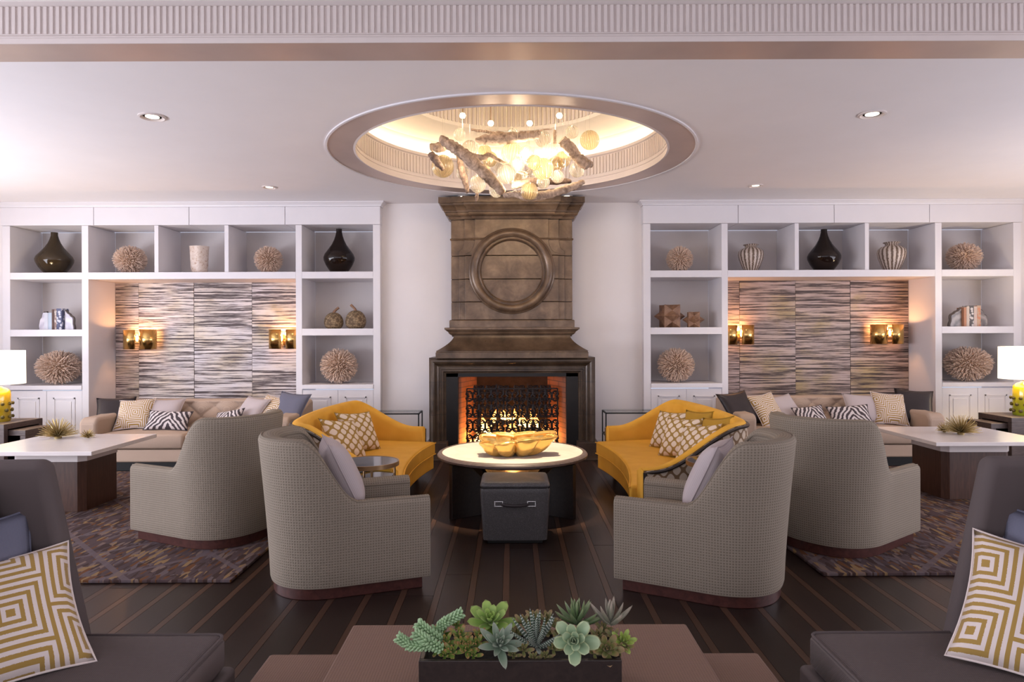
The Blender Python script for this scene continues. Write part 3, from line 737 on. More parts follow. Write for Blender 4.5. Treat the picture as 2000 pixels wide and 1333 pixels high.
# ------------------------------------------------------------------ rugs
def rugthing(x0, x1, y0, y1, label):
    cx, cy = (x0+x1)/2, (y0+y1)/2
    o = bx('area_rug', (x0, x1), (y0, y1), (0.001, .022), MT['rug'], None, .006); tag(o, label, 'rug', 'patterned area rugs')
rugthing(-5.6, -1.72, 4.156, 7.55, 'hand tufted lilac, brown and ochre rug under the left white coffee table')
rugthing(1.93, 5.8, 4.235, 7.7, 'hand tufted brown and ochre rug under the right white coffee table')

# ------------------------------------------------------------------ swivel barrel chairs
CW, CF, CB, CT = .35, .43, -.47, .105      # half width, front, back, shell thickness
def chair_path(n=56):
    """outline of the shell seen from above, from one arm front round the back to the other; returns points with outward normals"""
    xs = -.10; pts = []
    L1 = CF-xs
    for i in range(15): pts.append((CF-L1*i/15, -CW))
    for i in range(n+1):
        a = -pi/2-pi*i/n; e = 2.35
        c, s_ = cos(a), sin(a)
        pts.append((xs+(xs-CB)*math.copysign(abs(c)**(2/e), c), CW*math.copysign(abs(s_)**(2/e), s_)))
    for i in range(1, 16): pts.append((xs+L1*i/15, CW))
    out = []
    for i, p in enumerate(pts):
        a, b = pts[max(0, i-1)], pts[min(len(pts)-1, i+1)]
        t = Vector((b[0]-a[0], b[1]-a[1])).normalized(); out.append((p, (t.y*1.0, -t.x*1.0)))
    return out
def chair_h(x):
    return .545+.012*sm((x-.1)/.3)*0+.375*sm((.015-x)/.33)
def make_swivel(label):
    t = thing('swivel_chair', label, 'armchair', group='grey swivel barrel chairs')
    path = chair_path(); rows = []; uvs = []; run = 0; prev = None
    for (x, y), (nx, ny) in path:
        nx, ny = -nx, -ny
        if x*nx+y*ny < 0 and abs(y) > .3: nx, ny = -nx, -ny
        if prev: run += sqrt((x-prev[0])**2+(y-prev[1])**2)
        prev = (x, y); h = chair_h(x); bw = sm((.05-x)/.4)
        def q(off, z):
            lean = .07*bw*max(0, (z-.07)/.85)**1.3
            return (x+nx*(off+lean), y+ny*(off+lean), z)
        th = CT*(.92+.25*bw)
        prof = [(-.004, .07), (0, .085)]+[(0, .085+(h-.03-.085)*k/6) for k in range(1, 7)]
        prof += [(-.006, h-.012), (-.02, h-.002), (-th*.5, h+.006), (-th+.02, h-.002), (-th+.006, h-.014), (-th, h-.035), (-th, .40), (-th, .30)]
        rows.append([q(o, z) for o, z in prof])
        d = 0; u = []
        for k, (o, z) in enumerate(prof):
            if k: d += sqrt((o-prof[k-1][0])**2+(z-prof[k-1][1])**2)
            u.append((run, d))
        uvs.append(u)
    n = len(rows[0]); m = MB()
    m.add([p for r in rows for p in r], [(i*n+k, (i+1)*n+k, (i+1)*n+k+1, i*n+k+1) for i in range(len(rows)-1) for k in range(n-1)], 0, [c for u in uvs for c in u])
    for r in (rows[0], rows[-1]):
        m.add([(p[0]+.0, p[1], p[2]) for p in r], [tuple(range(n))], 0, [(p[1], p[2]) for p in r])
    obj('shell', m, MT['chair'], t, angle=50)
    # welt along the outer top edge
    for kk, nm in ((9, 'welt'), (13, 'welt')): obj(nm, MB().tube([r[kk] for r in rows], .0055, 6), MT['chair'], t)
    c = rbox(.68, 2*(CW-CT)-.01, .14, .05, crown=.02, z0=.30); o = obj('seat_cushion', c, MT['chair'], t, angle=60, loc=(.08, 0, 0))
    obj('front_rail', MB().box((CF-.09, CF-.015), (-CW+.09, CW-.09), (.075, .30)), MT['chair'], t, bevel=.012)
    poly = [(x-nx*.0, y) for (x, y), (nx, ny) in path]
    poly = [((x-.02)*.93+.005, y*.92) for x, y in poly]
    obj('plinth', MB().prism(poly, 0, .072), MT['plinth'], t, bevel=.004)
    return t
def place_chair(t, x, y, h, z=0): t.location = (x, y, z); t.rotation_euler = (0, 0, R(h))
ch0 = make_swivel('grey woven barrel chair left of the black leather ottoman, lilac pillow inside')
place_chair(ch0, -1.015, 4.25, 20)
def chair_copy(label, *a, **k):
    c = copy_tree(ch0); c['label'] = label; place_chair(c, *a, **k); return c
ch1 = chair_copy('grey woven barrel chair right of the black leather ottoman, pale lilac pillow inside', 1.14, 4.13, 152)
chair_copy('grey woven barrel chair standing on the left rug, turned towards the white coffee table', -2.27, 5.13, 154, z=.022)
chair_copy('grey woven barrel chair standing on the right rug, turned towards the white coffee table', 2.38, 4.92, 37, z=.022)
def on_chair(c, lx, ly, lz): return c.location.x+lx*cos(c.rotation_euler.z)-ly*sin(c.rotation_euler.z), c.location.y+lx*sin(c.rotation_euler.z)+ly*cos(c.rotation_euler.z), c.location.z+lz
x, y, z = on_chair(ch0, .045, -.01, .455); pillow('plain lilac pillow leaning in the left grey barrel chair by the round side table', MT['lilac'], x, y, z, .46, .46, .19, 20+90, 25, 0)
x, y, z = on_chair(ch1, .045, .01, .455); pillow('plain pale lilac pillow leaning in the right grey barrel chair by the yellow sofa', MT['lilac'], x, y, z, .46, .46, .19, 152+90, 25, 0)

# ------------------------------------------------------------------ yellow crescent sofas
def bez2(a, b, c, n): return [tuple(a[k]*(1-t)**2+2*b[k]*t*(1-t)+c[k]*t*t for k in (0, 1)) for t in [i/n for i in range(n)]]
def lerp2(a, b, k): return (a[0]+(b[0]-a[0])*k, a[1]+(b[1]-a[1])*k)
def yellow_sofa(s, dx, label):
    ox, oy = s*1.45+dx, 6.25
    t = thing('crescent_sofa', label, 'sofa', (ox, oy, 0), 0, 'yellow crescent sofas')
    L = lambda p: (s*p[0]-s*1.45, p[1]-oy)
    A, B, C, D = (1.02, 7.41), (1.80, 7.58), ((1.85, 5.36) if s < 0 else (1.88, 5.30)), (.965, 4.97)
    M_ = (2.06, 6.42)
    pts = []
    r = .30
    dAB = sqrt((B[0]-A[0])**2+(B[1]-A[1])**2); p1 = lerp2(A, B, 1-r/dAB)
    for i in range(12): pts.append(lerp2(A, p1, i/12))
    back = bez2(B, M_, C, 40)+[C]
    i0 = 6; i1 = 35
    pts += bez2(p1, B, back[i0], 12); pts += back[i0:i1]
    dCD = sqrt((C[0]-D[0])**2+(C[1]-D[1])**2); p2 = lerp2(C, D, r/dCD)
    pts += bez2(back[i1], C, p2, 12)
    for i in range(13): pts.append(lerp2(p2, D, i/12))
    pts = [L(p) for p in pts]
    run = [0]
    for a, b in zip(pts[:-1], pts[1:]): run.append(run[-1]+sqrt((a[0]-b[0])**2+(a[1]-b[1])**2))
    tot = run[-1]; TH = .10; arm = .80
    def H(d):
        e = min(d, tot-d); return .53+.285*sm((e-.10)/(arm-.02))
    nor = []
    for i in range(len(pts)):
        a, b = pts[max(0, i-1)], pts[min(len(pts)-1, i+1)]; tx, ty = b[0]-a[0], b[1]-a[1]; l = sqrt(tx*tx+ty*ty)
        nn = (-ty/l, tx/l); nor.append(nn)
    # make sure the normal points outwards (away from the seat)
    mid = len(pts)//2
    if nor[mid][0]*s < 0: nor = [(-a, -b) for a, b in nor]
    def shell(prof_fn):
        rows = [[(p[0]+n_[0]*o, p[1]+n_[1]*o, z) for o, z in prof_fn(H(d))] for p, n_, d in zip(pts, nor, run)]
        n = len(rows[0]); m = MB()
        uv = [(d, z[2]) for r_, d in zip(rows, run) for z in r_]
        m.add([p for r_ in rows for p in r_], [(i*n+k, (i+1)*n+k, (i+1)*n+k+1, i*n+k+1) for i in range(len(rows)-1) for k in range(n-1)], 0, uv)
        return m, rows
    m, rows = shell(lambda h: [(-TH, .22), (-TH, h-.06), (-TH+.006, h-.022), (-TH+.025, h-.004), (-TH*.5, h+.002), (-.02, h-.004), (-.012, h-.016)])
    for r_ in (rows[0], rows[-1]): m.add(r_, [tuple(range(len(r_)))])
    obj('inside_back', m, MT['yellow'], t, angle=60)
    m, rows = shell(lambda h: [(-.03, .10), (0, .10), (0, h*.5), (0, h-.03), (-.01, h-.018)])
    obj('outside_back', m, MT['ogee'], t, angle=60)
    rail = [(p[0]+n_[0]*.004, p[1]+n_[1]*.004, H(d)-.030) for p, n_, d in zip(pts, nor, run)]
    rail = [(rail[0][0], rail[0][1], .10)]+rail+[(rail[-1][0], rail[-1][1], .10)]
    obj('wood_trim', MB().tube(rail, .013, 6), MT['espresso'], t)
    # arm fronts, yellow
    for e in (0, -1):
        p, n_ = pts[e], nor[e]; q = pts[1] if e == 0 else pts[-2]; tx, ty = p[0]-q[0], p[1]-q[1]; l = sqrt(tx*tx+ty*ty); tx, ty = tx/l*.004, ty/l*.004
        mm = MB().add([(p[0]-n_[0]*TH+tx, p[1]-n_[1]*TH+ty, .10), (p[0]-n_[0]*.01+tx, p[1]-n_[1]*.01+ty, .10), (p[0]-n_[0]*.01+tx, p[1]-n_[1]*.01+ty, .51), (p[0]-n_[0]*TH*.5+tx, p[1]-n_[1]*TH*.5+ty, .528), (p[0]-n_[0]*TH+tx, p[1]-n_[1]*TH+ty, .505)], [(0, 1, 2, 3, 4)])
        obj('arm_front', mm, MT['yellow'], t, solid=.006)
    # seat: cushion and base share a concave front
    f0, f1, f2 = (.885, 7.24), (1.12, 6.2), (.87, 5.08)
    front = bez2(f0, f1, f2, 28)+[f2]
    def seat(inset, grow): 
        back_ = [lerp2(p, (1.2, 6.2), 0) for p in bez2((1.72, 7.43), (1.95, 6.42), (1.74, 5.38), 24)+[(1.74, 5.38)]]
        fr = [(x+inset, y) for x, y in front]
        fr[0] = (fr[0][0], fr[0][1]); poly = fr+[(1.06, 5.11)]+list(reversed(back_))+[(1.08, 7.28)]
        return [L(p) for p in poly]
    def sp(inset, z0, z1):
        poly = seat(inset, 0)
        if s > 0: poly = poly[::-1] if sum(a[0]*b[1]-b[0]*a[1] for a, b in zip(poly, poly[1:]+poly[:1])) < 0 else poly
        else: poly = poly[::-1] if sum(a[0]*b[1]-b[0]*a[1] for a, b in zip(poly, poly[1:]+poly[:1])) < 0 else poly
        return MB().prism(poly, z0, z1)
    obj('seat_cushion', sp(0, .245, .385), MT['yellow'], t, bevel=.028, seg=4)
    for z in (.258, .372):
        fr = [L(p) for p in front]; obj('piping', MB().tube([(p[0]-s*.0, p[1], z) for p in fr], .006, 6), MT['yellow'], t)
    obj('base', sp(.02, .10, .243), MT['yellow'], t, bevel=.012)
    for p in ((1.10, 7.3), (1.72, 7.36), (1.75, 5.4), (1.05, 5.15), (1.15, 6.2)):
        q = L(p); obj('leg', MB().lathe([(0, 0), (.02, 0), (.03, .11), (0, .11)], 12, c=(q[0], q[1], 0)), MT['espresso'], t)
    return t
yl = yellow_sofa(-1, .07, 'mustard yellow crescent sofa left of the round marble table')
yr = yellow_sofa(1, 0, 'mustard yellow crescent sofa right of the round marble table')
SZ = .385
G = 'trellis pillows on the yellow sofas'
pillow('gold and cream trellis pillow on the left yellow sofa, the farther of its pair', MT['trellis'], -1.44, 6.62, SZ, .47, .42, .15, 57, 27, 4, MT['mustard'], G)
pillow('gold and cream trellis pillow on the left yellow sofa, the nearer of its pair', MT['trellis'], -1.455, 6.12, SZ, .47, .42, .15, 62, 30, 8, MT['mustard'], G)
pillow('gold and cream trellis pillow on the right yellow sofa, farthest of three', MT['trellis'], 1.50, 6.72, SZ, .44, .40, .15, -58, 26, -3, MT['mustard'], G)
pillow('gold and cream trellis pillow on the right yellow sofa, middle of three', MT['trellis'], 1.49, 6.22, SZ, .44, .40, .15, -54, 28, -5, MT['mustard'], G)
pillow('gold and cream trellis pillow on the right yellow sofa, nearest the side table', MT['trellis'], 1.52, 5.78, SZ, .44, .40, .15, -58, 30, -9, MT['mustard'], G)
pillow('plain dark mustard pillow behind the trellis pillows of the right yellow sofa, nearer one', MT['mustard'], 1.72, 5.83, SZ, .40, .43, .10, -66, 14, -8, group='plain mustard pillows')
pillow('plain dark mustard pillow behind the trellis pillows of the right yellow sofa, farther one', MT['mustard'], 1.70, 6.42, SZ, .40, .42, .10, -66, 14, -3, group='plain mustard pillows')

# ------------------------------------------------------------------ beige tufted sofas in the niches
def beige_sofa(cx, yf, label):
    t = thing('tufted_sofa', label, 'sofa', (cx, yf, 0), 0, 'beige tufted sofas')
    hw, dep, aw = 1.18, .95, .2
    obj('plinth', MB().box((-hw+.06, hw-.06), (.05, dep-.05), (0, .10)), MT['black'], t, bevel=.004)
    obj('base', MB().box((-hw, hw), (.02, dep), (.10, .245)), MT['sofa'], t, bevel=.02, seg=3)
    for sx in (-1, 1):
        c = rbox(hw-aw-.006, .66, .17, .045, crown=.022, z0=0); obj('seat_cushion', c, MT['sofa'], t, angle=60, loc=(sx*(hw-aw)/2, .33, .25))
        # arm: a tapering slab rising in a curve to meet the back
        pr = [(.0, .245), (.0, .50)]
        for k in range(9): a = pi-k*pi/2/8; pr.append((.09+.09*cos(a), .52+.085*sin(a)))
        for k in range(1, 13): q = k/12; pr.append((.09+(dep-.13)*q, .605+.125*sm(max(0, q-.25)/.75)))
        pr += [(dep, .72), (dep, .245)]
        x0, x1 = (hw-aw, hw) if sx > 0 else (-hw, -hw+aw)
        obj('arm', MB().prism(list(reversed(pr)), x0, x1, 'x'), MT['sofa'], t, bevel=.05, seg=5)
    # tufted back
    su, sv, W2 = .158, .13, hw-aw
    def f(a, b):
        x = -W2+2*W2*a; z = .40+.335*b; u = x/su; v = (z-.40)/sv
        g = abs(sin(pi*(u+v)/2))*abs(sin(pi*(u-v)/2)); edge_ = sm((1-b)*5.5); h = .042*(g**.45*edge_+(1-edge_))
        rec = .14*b
        return (x, .80+rec*.6-h-.045+.05*max(0, (b-.93)/.07)**2, z)
    m = MB().grid(f, 150, 34); obj('tufted_back', m, MT['sofa'], t, angle=180)
    m = MB().box((-W2, W2), (.80, dep), (.245, .40)); m.prism([(.80, .40), (dep, .40), (dep, .715), (dep-.03, .738), (.885, .738), (.878, .734)], -W2, W2, 'x'); obj('back_frame', m, MT['sofa'], t, angle=50)
    bm_ = MB().lathe([(.0, -.006), (.013, -.002), (.011, .006), (0, .009)], 10, 'y'); b0 = None
    for j in range(0, 3):
        for i in range(-6, 7):
            if (i+j) % 2: continue
            x = i*su; z = .40+j*sv
            if abs(x) > W2-.04 or j == 0: continue
            p = (x, .80+.6*.14*(z-.40)/.335-.048, z)
            if b0 is None: b0 = obj('button', bm_, MT['sofa'], t, loc=p)
            else: link(b0, t, p)
    return t
beige_sofa(-3.68, 7.62, 'beige tufted sofa in the left bookcase niche below silver and black stripes')
beige_sofa(3.78, 7.78, 'beige tufted sofa in the right bookcase niche below bronze and black stripes')
def sp(label, mat, px, Y, w, h, face=0, lean=44, roll=0, t=.13, z=.435, group=None): 
    return pillow(label, mat, (px-1000)/F*Y, Y, z, w, h, t, face, lean, roll, group=group)
GL, GR = 'pillows on the left beige sofa', 'pillows on the right beige sofa'
# left sofa, from its left arm
sp('dark charcoal leather pillow at the left arm of the left beige sofa', MT['charcoalpil'], 222, 7.98, .42, .44, 24, 38, 0, group=GL)
sp('gold Greek key pillow beside the charcoal leather pillow on the left beige sofa', MT['key'], 256, 7.92, .40, .44, 12, 42, -3, group=GL)
sp('plain lilac pillow behind the zebra lumbar pillow of the left beige sofa', MT['lilac'], 307, 8.02, .44, .44, 8, 44, 0, group=GL)
sp('zebra striped lumbar pillow lying in front of the lilac pillow, left beige sofa', MT['zebra'], 322, 7.84, .50, .26, 4, 38, 2, .11, group=GL)
sp('zebra striped lumbar pillow half hidden behind the grey barrel chair on the left rug', MT['zebra'], 437, 7.9, .40, .26, -18, 38, -10, .11, group=GL)
sp('pale plain lilac pillow near the right end of the left beige sofa', MT['lilac'], 466, 8.02, .40, .44, -30, 40, 4, group=GL)
sp('gold Greek key pillow near the right end of the left beige sofa', MT['key'], 506, 8.02, .40, .46, -24, 40, 6, group=GL)
sp('slate blue pillow at the right arm of the left beige sofa', MT['bluepil'], 548, 7.98, .42, .48, -18, 34, 4, group=GL)
# right sofa, from its left arm
sp('dark plum pillow at the left arm of the right beige sofa', MT['charcoalpil'], 1462, 8.06, .46, .47, 26, 36, -4, group=GR)
sp('gold Greek key pillow beside the dark plum pillow on the right beige sofa', MT['key'], 1517, 8.08, .38, .46, 18, 40, -6, group=GR)
sp('plain taupe lilac pillow left of the tufted middle of the right beige sofa', MT['lilac'], 1553, 8.14, .40, .44, 20, 42, -6, group=GR)
sp('zebra striped lumbar pillow showing only its top above the chair on the right rug', MT['zebra'], 1592, 8.0, .40, .27, 10, 36, -4, .11, group=GR)
sp('zebra striped lumbar pillow lying before the lilac pillow of the right beige sofa', MT['zebra'], 1666, 7.98, .48, .28, -6, 36, -4, .11, group=GR)
sp('plain taupe lilac pillow behind the zebra pillow, right half of the right beige sofa', MT['lilac'], 1692, 8.16, .42, .45, -10, 42, 3, group=GR)
sp('gold Greek key pillow at the right end of the right beige sofa', MT['key'], 1742, 8.08, .38, .47, -14, 40, 4, group=GR)
sp('dark plum pillow at the right arm of the right beige sofa', MT['charcoalpil'], 1786, 8.12, .42, .48, -22, 34, 4, group=GR)

# ------------------------------------------------------------------ tables
# round marble table by the fire
t = thing('round_table', 'round dark wood table with a cream marble top in front of the fireplace', 'table', (0, 5.94, 0))
obj('marble_top', MB().lathe([(0, .502), (.608, .502), (.612, .498), (.612, .46), (0, .46)], 96), MT['marble'], t)
obj('rim', MB().lathe([(.610, .47), (.612, .505), (.622, .507), (.642, .498), (.652, .484), (.650, .468), (.63, .458), (.55, .452), (.55, .44), (0, .44)], 96), MT['greywood'], t)
for a in (35, 145, 215, 325):
    pr = [(.62, 0), (.62, .445), (.47, .445), (.06, .06), (.06, 0)]
    obj('leg', MB().prism(pr, -.025, .025, 'y'), MT['espresso'], t, bevel=.004, rot=(0, 0, R(a)))
obj('base_disc', MB().lathe([(0, 0), (.14, 0), (.14, .05), (0, .05)], 32), MT['espresso'], t)
# black ottoman
t = thing('cube_ottoman', 'black shagreen leather cube ottoman with studded corner plates under the round table', 'ottoman', (.018, 5.10, 0))
def ott(a, b):
    an = 2*pi*a; e = .16; c, s_ = cos(an), sin(an); k = (.222+.022*b)*(1 if b < .985 else .985)
    return (k*math.copysign(abs(c)**e, c)*1.05, k*math.copysign(abs(s_)**e, s_)*.86, .03+.375*b)
m = MB().grid(ott, 96, 20)
m2 = rbox(.505, .41, .055, .04, 6, .012, .395); obj('lid', m2, MT['shagreen'], t, angle=70)
obj('body', m, MT['shagreen'], t, angle=60)
obj('base', MB().box((-.2, .2), (-.16, .16), (0, .035)), MT['black'], t, bevel=.004)
for sx in (-1, 1):
    fr = MB()
    for i in range(8):
        fr.lathe([(.0055, 0), (.004, .004), (0, .0055)], 6, 'y', (sx*.118-.028+.056*i/7, -.204, .312)); fr.lathe([(.0055, 0), (.004, .004), (0, .0055)], 6, 'y', (sx*.118-.028+.056*i/7, -.203, .278))
    for i in (1, 2, 3): fr.lathe([(.0055, 0), (.004, .004), (0, .0055)], 6, 'y', (sx*.118-.028, -.2035, .278+.034*i/4)); fr.lathe([(.0055, 0), (.004, .004), (0, .0055)], 6, 'y', (sx*.118+.028, -.2035, .278+.034*i/4))
    obj('stud_plate', fr, MT['chrome'], t)
hp = [(-.10+.2*i/12, -.205-.02*sin(pi*i/12), .292-.006*sin(pi*i/12)) for i in range(13)]
obj('handle', MB().tube(hp, .011, 8), MT['charcoalpil'], t)
# white coffee tables
def coffee(x0, x1, y0, y1, label):
    cx, cy = (x0+x1)/2, (y0+y1)/2; t = thing('coffee_table', label, 'table', (cx, cy, .022), 0, 'white topped coffee tables'); hx, hy = (x1-x0)/2, (y1-y0)/2
    obj('tabletop', MB().box((-hx, hx), (-hy, hy), (.517, .552)), MT['quartz'], t, bevel=.004)
    px, py = hx-.22, hy-.24; c = .05
    poly = [(-px+c, -py), (px-c, -py), (px, -py+c), (px, py-c), (px-c, py), (-px+c, py), (-px, py-c), (-px, -py+c)]
    obj('apron', MB().prism([(a*1.02, b*1.02) for a, b in poly], .425, .516), MT['quartz'], t, bevel=.003)
    obj('pedestal', MB().prism(poly, 0, .425), MT['walnut'], t, bevel=.003)
    return t
coffee(-4.48, -3.43, 5.55, 6.57, 'square white topped coffee table with walnut pedestal in front of the left beige sofa')
coffee(3.66, 4.71, 5.88, 6.90, 'square white topped coffee table with walnut pedestal in front of the right beige sofa')
# gold spike sculptures
def burst(px, py, Y, r, n, label):
    p = P(px, py, Y); t = thing('spike_sculpture', label, 'sculpture', (p.x, Y, .574), 0, 'gilt spike sculptures on the coffee tables')
    obj('core', MB().lathe([(0, 0), (r*.16, .0), (r*.18, r*.1), (0, r*.3)], 12), MT['spike'], t)
    m = MB()
    for i in range(n):
        a = i*2.39996; el = math.asin(min(1, max(-.02, (i+.5)/n)))
        d = Vector((cos(a)*cos(el), sin(a)*cos(el), sin(el))).normalized(); L = r*random.uniform(.8, 1.02)
        m.tube([Vector((0, 0, r*.12))+d*r*.08, Vector((0, 0, r*.12))+d*L], [.0042, .0018], 4)
    obj('spikes', m, MT['spike'], t, False, kind='stuff')
burst(113, 853, 6.3, .175, 150, 'large gilt spike sculpture on the left white coffee table')
burst(171, 849.5, 6.33, .075, 60, 'small gilt spike sculpture on the left white coffee table')
burst(1876, 843, 6.35, .175, 150, 'large gilt spike sculpture on the right white coffee table')
burst(1844, 838.5, 6.5, .085, 60, 'small gilt spike sculpture on the right white coffee table')
# nesting tables
def waterfall(name, x0, x1, y0, y1, zt, th, label, grp='dark wood nesting tables', ends=False):
    cx, cy = (x0+x1)/2, (y0+y1)/2; t = thing(name, label, 'table', (cx, cy, 0), 0, grp); hx, hy = (x1-x0)/2, (y1-y0)/2
    obj('tabletop', MB().box((-hx, hx), (-hy, hy), (zt-th, zt)), MT['greywood'], t, bevel=.003)
    for sx in (-1, 1): obj('side_panel', MB().box((sx*hx, sx*(hx-th)), (-hy, hy), (0, zt-th)) if not ends else MB().box((-hx, hx), (sx*hy, sx*(hy-th)), (0, zt-th)), MT['greywood'], t, bevel=.003)
waterfall('nesting_table', -6.55, -5.60, 7.50, 8.12, .55, .06, 'taller dark wood nesting table under the left lamp', ends=True)
def nest_low(x0, x1, y0, y1, label):
    waterfall('nesting_table', x0, x1, y0, y1, .475, .06, label)
nest_low(-6.44, -5.42, 7.58, 8.04, 'lower dark wood nesting table sliding out from under the left lamp table')
waterfall('nesting_table', 5.72, 6.66, 7.80, 8.36, .55, .06, 'taller dark wood nesting table under the right lamp', ends=True)
nest_low(5.54, 6.56, 7.88, 8.30, 'lower dark wood nesting table sliding out from under the right lamp table')
# little round side tables
def side_table(x, y, label):
    t = thing('side_table', label, 'table', (x, y, 0), 0, 'round brass side tables'); r = .222; z = .612
    obj('tabletop', MB().lathe([(0, z), (r-.012, z)], 48), MT['smoke'], t)
    obj('brass_rim', MB().lathe([(r-.012, z), (r-.008, z+.003), (r, z+.002), (r, z-.028), (r-.012, z-.028), (r-.012, z-.004), (0, z-.004)], 48), MT['brassd'], t)
    for a in (20, 110, 200, 290): obj('leg', MB().tube([((r-.03)*cos(R(a)), (r-.03)*sin(R(a)), z-.02), ((r-.03)*cos(R(a)), (r-.03)*sin(R(a)), 0)], .009, 8), MT['brassd'], t)
    obj('shelf', MB().lathe([(0, .515), (r-.04, .515), (r-.04, .505), (0, .505)], 32), MT['smoke'], t)
side_table(-1.035, 4.87, 'round smoked glass side table with brass rim before the left yellow sofa')
side_table(1.46, 4.84, 'round smoked glass side table with brass rim before the right yellow sofa')
# glass end tables beside the fireplace
def glass_table(x0, x1, label):
    y0, y1, z = 8.2, 8.52, .585; cx = (x0+x1)/2; t = thing('glass_end_table', label, 'table', (cx, 8.36, 0), 0, 'black framed glass end tables'); hx = (x1-x0)/2; hy = .16; b = .007
    m = MB()
    for zz in (z-.012, .3, .04):
        for y in (-hy, hy): m.box((-hx, hx), (y-b, y+b), (zz-b, zz+b))
        for x in (-hx, hx): m.box((x-b, x+b), (-hy, hy), (zz-b, zz+b))
    obj('rails', m, MT['black'], t, False)
    for x in (-hx, hx):
        for y in (-hy, hy): obj('leg', MB().box((x-b, x+b), (y-b, y+b), (0, z-.005)), MT['black'], t, False)
    obj('glass_top', MB().box((-hx, hx), (-hy, hy), (z-.005, z+.005)), MT['pane'], t, False)
glass_table(-1.66, -1.128, 'black framed glass end table between the left yellow sofa and the fireplace')
glass_table(1.128, 1.72, 'black framed glass end table between the right yellow sofa and the fireplace')
# ------------------------------------------------------------------ wing chairs at the near corners
def wing_chair(s, label):
    t = thing('wing_chair', label, 'armchair', ((1.485 if s > 0 else -1.455), 2.05, 0), 0, 'charcoal wing chairs')
    m = rbox(.88, .74, .125, .035, 4, .008, 0); o = obj('seat_cushion', m, MT['wing'], t, angle=60, loc=(0, 0, .325))
    pts = [(-.44+.035*.1, -.37)]
    x, y, r = .44-.006, .37-.006, .03
    loop = []
    for cx, cy, a0 in ((x-r, y-r, 0), (-x+r, y-r, 90), (-x+r, -y+r, 180), (x-r, -y+r, 270)):
        for k in range(4): a = R(a0+90*k/3); loop.append((cx+r*cos(a), cy+r*sin(a), .446))
    obj('welt', MB().tube(loop, .0055, 6, closed=True), MT['wing'], t)
    obj('seat_rail', MB().box((-.46, .46), (-.40, .40), (.10, .322)), MT['wing'], t, bevel=.02, seg=3)
    # back panel leaning outwards
    def slab(name, xs0, xs1, y0, y1, z0, z1, lean, rr):
        mm = MB(); n = 8
        pr = [(xs0, z0), (xs1, z0), (xs1+lean, z1), (xs0+lean, z1)]
        pr = [(s*a, b) for a, b in pr]
        if s < 0: pr = list(reversed(pr))
        mm.prism(pr, y0, y1, 'y'); obj(name, mm, MT['wing'], t, bevel=rr, seg=5)
    # local x towards the middle of the room is -s; a positive 'back' distance runs outwards
    slab('back', .30, .42, -.40, .40, .10, 1.05, .2, .035)
    slab('back_cushion', .16, .30, -.33, .33, .44, 1.02, .2, .05)
    for y0, y1 in ((.335, .42), (-.42, -.335)):
        pr = [(-.03, .30), (.42, .30), (.62, 1.07), (.20, 1.07), (.10, 1.055)]
        pr = [(.03, .30), (.40, .30), (.62, 1.065), (.195, 1.068)]
        pr = [(-s*-a, b) for a, b in pr] if False else [(s*a, b) for a, b in pr]
        if s < 0: pr = list(reversed(pr))
        obj('wing', MB().prism(pr, y0, y1, 'y'), MT['wing'], t, bevel=.035, seg=5)
    for x in (-.38, .38):
        for y in (-.33, .33): obj('leg', MB().lathe([(0, 0), (.016, 0), (.026, .10), (0, .10)], 12, c=(x, y, 0)), MT['espresso'], t)
    return t
wing_chair(-1, 'charcoal wing chair at the near left corner of the picture')
wing_chair(1, 'charcoal wing chair at the near right corner of the picture')
pillow('large gold Greek key pillow on the charcoal wing chair at the left', MT['key'], -1.51, 2.03, .45, .47, .45, .15, 45, 44, -2, group='large Greek key pillows')
pillow('large gold Greek key pillow on the charcoal wing chair at the right', MT['key'], 1.56, 2.03, .45, .47, .46, .15, -43, 40, 5, group='large Greek key pillows')
pillow('slate blue pillow behind the gold key pillow of the left wing chair', MT['bluepil'], -1.68, 2.16, .45, .36, .48, .11, 52, 22, 0, group='slate blue pillows of the wing chairs')
pillow('slate blue pillow behind the gold key pillow of the right wing chair', MT['bluepil'], 1.715, 2.17, .45, .36, .48, .11, -52, 22, 0, group='slate blue pillows of the wing chairs')
# ------------------------------------------------------------------ two-tier table in the foreground
t = thing('tiered_table', 'low brown shagreen table in two tiers under the planter of succulents', 'table', (.02, 2.0, 0))
bx('lower_tier', (-.92, .885), (-.7, .52), (.03, .33), MT['taupetable'], t, .012)
bx('upper_tier', (-.605, .613), (-.66, .49), (.331, .45), MT['taupetable'], t, .010)
for x in (-.8, .78):
    for y in (-.6, .42): bx('foot', (x-.03, x+.03), (y-.03, y+.03), (0, .03), MT['black'], t, .003)
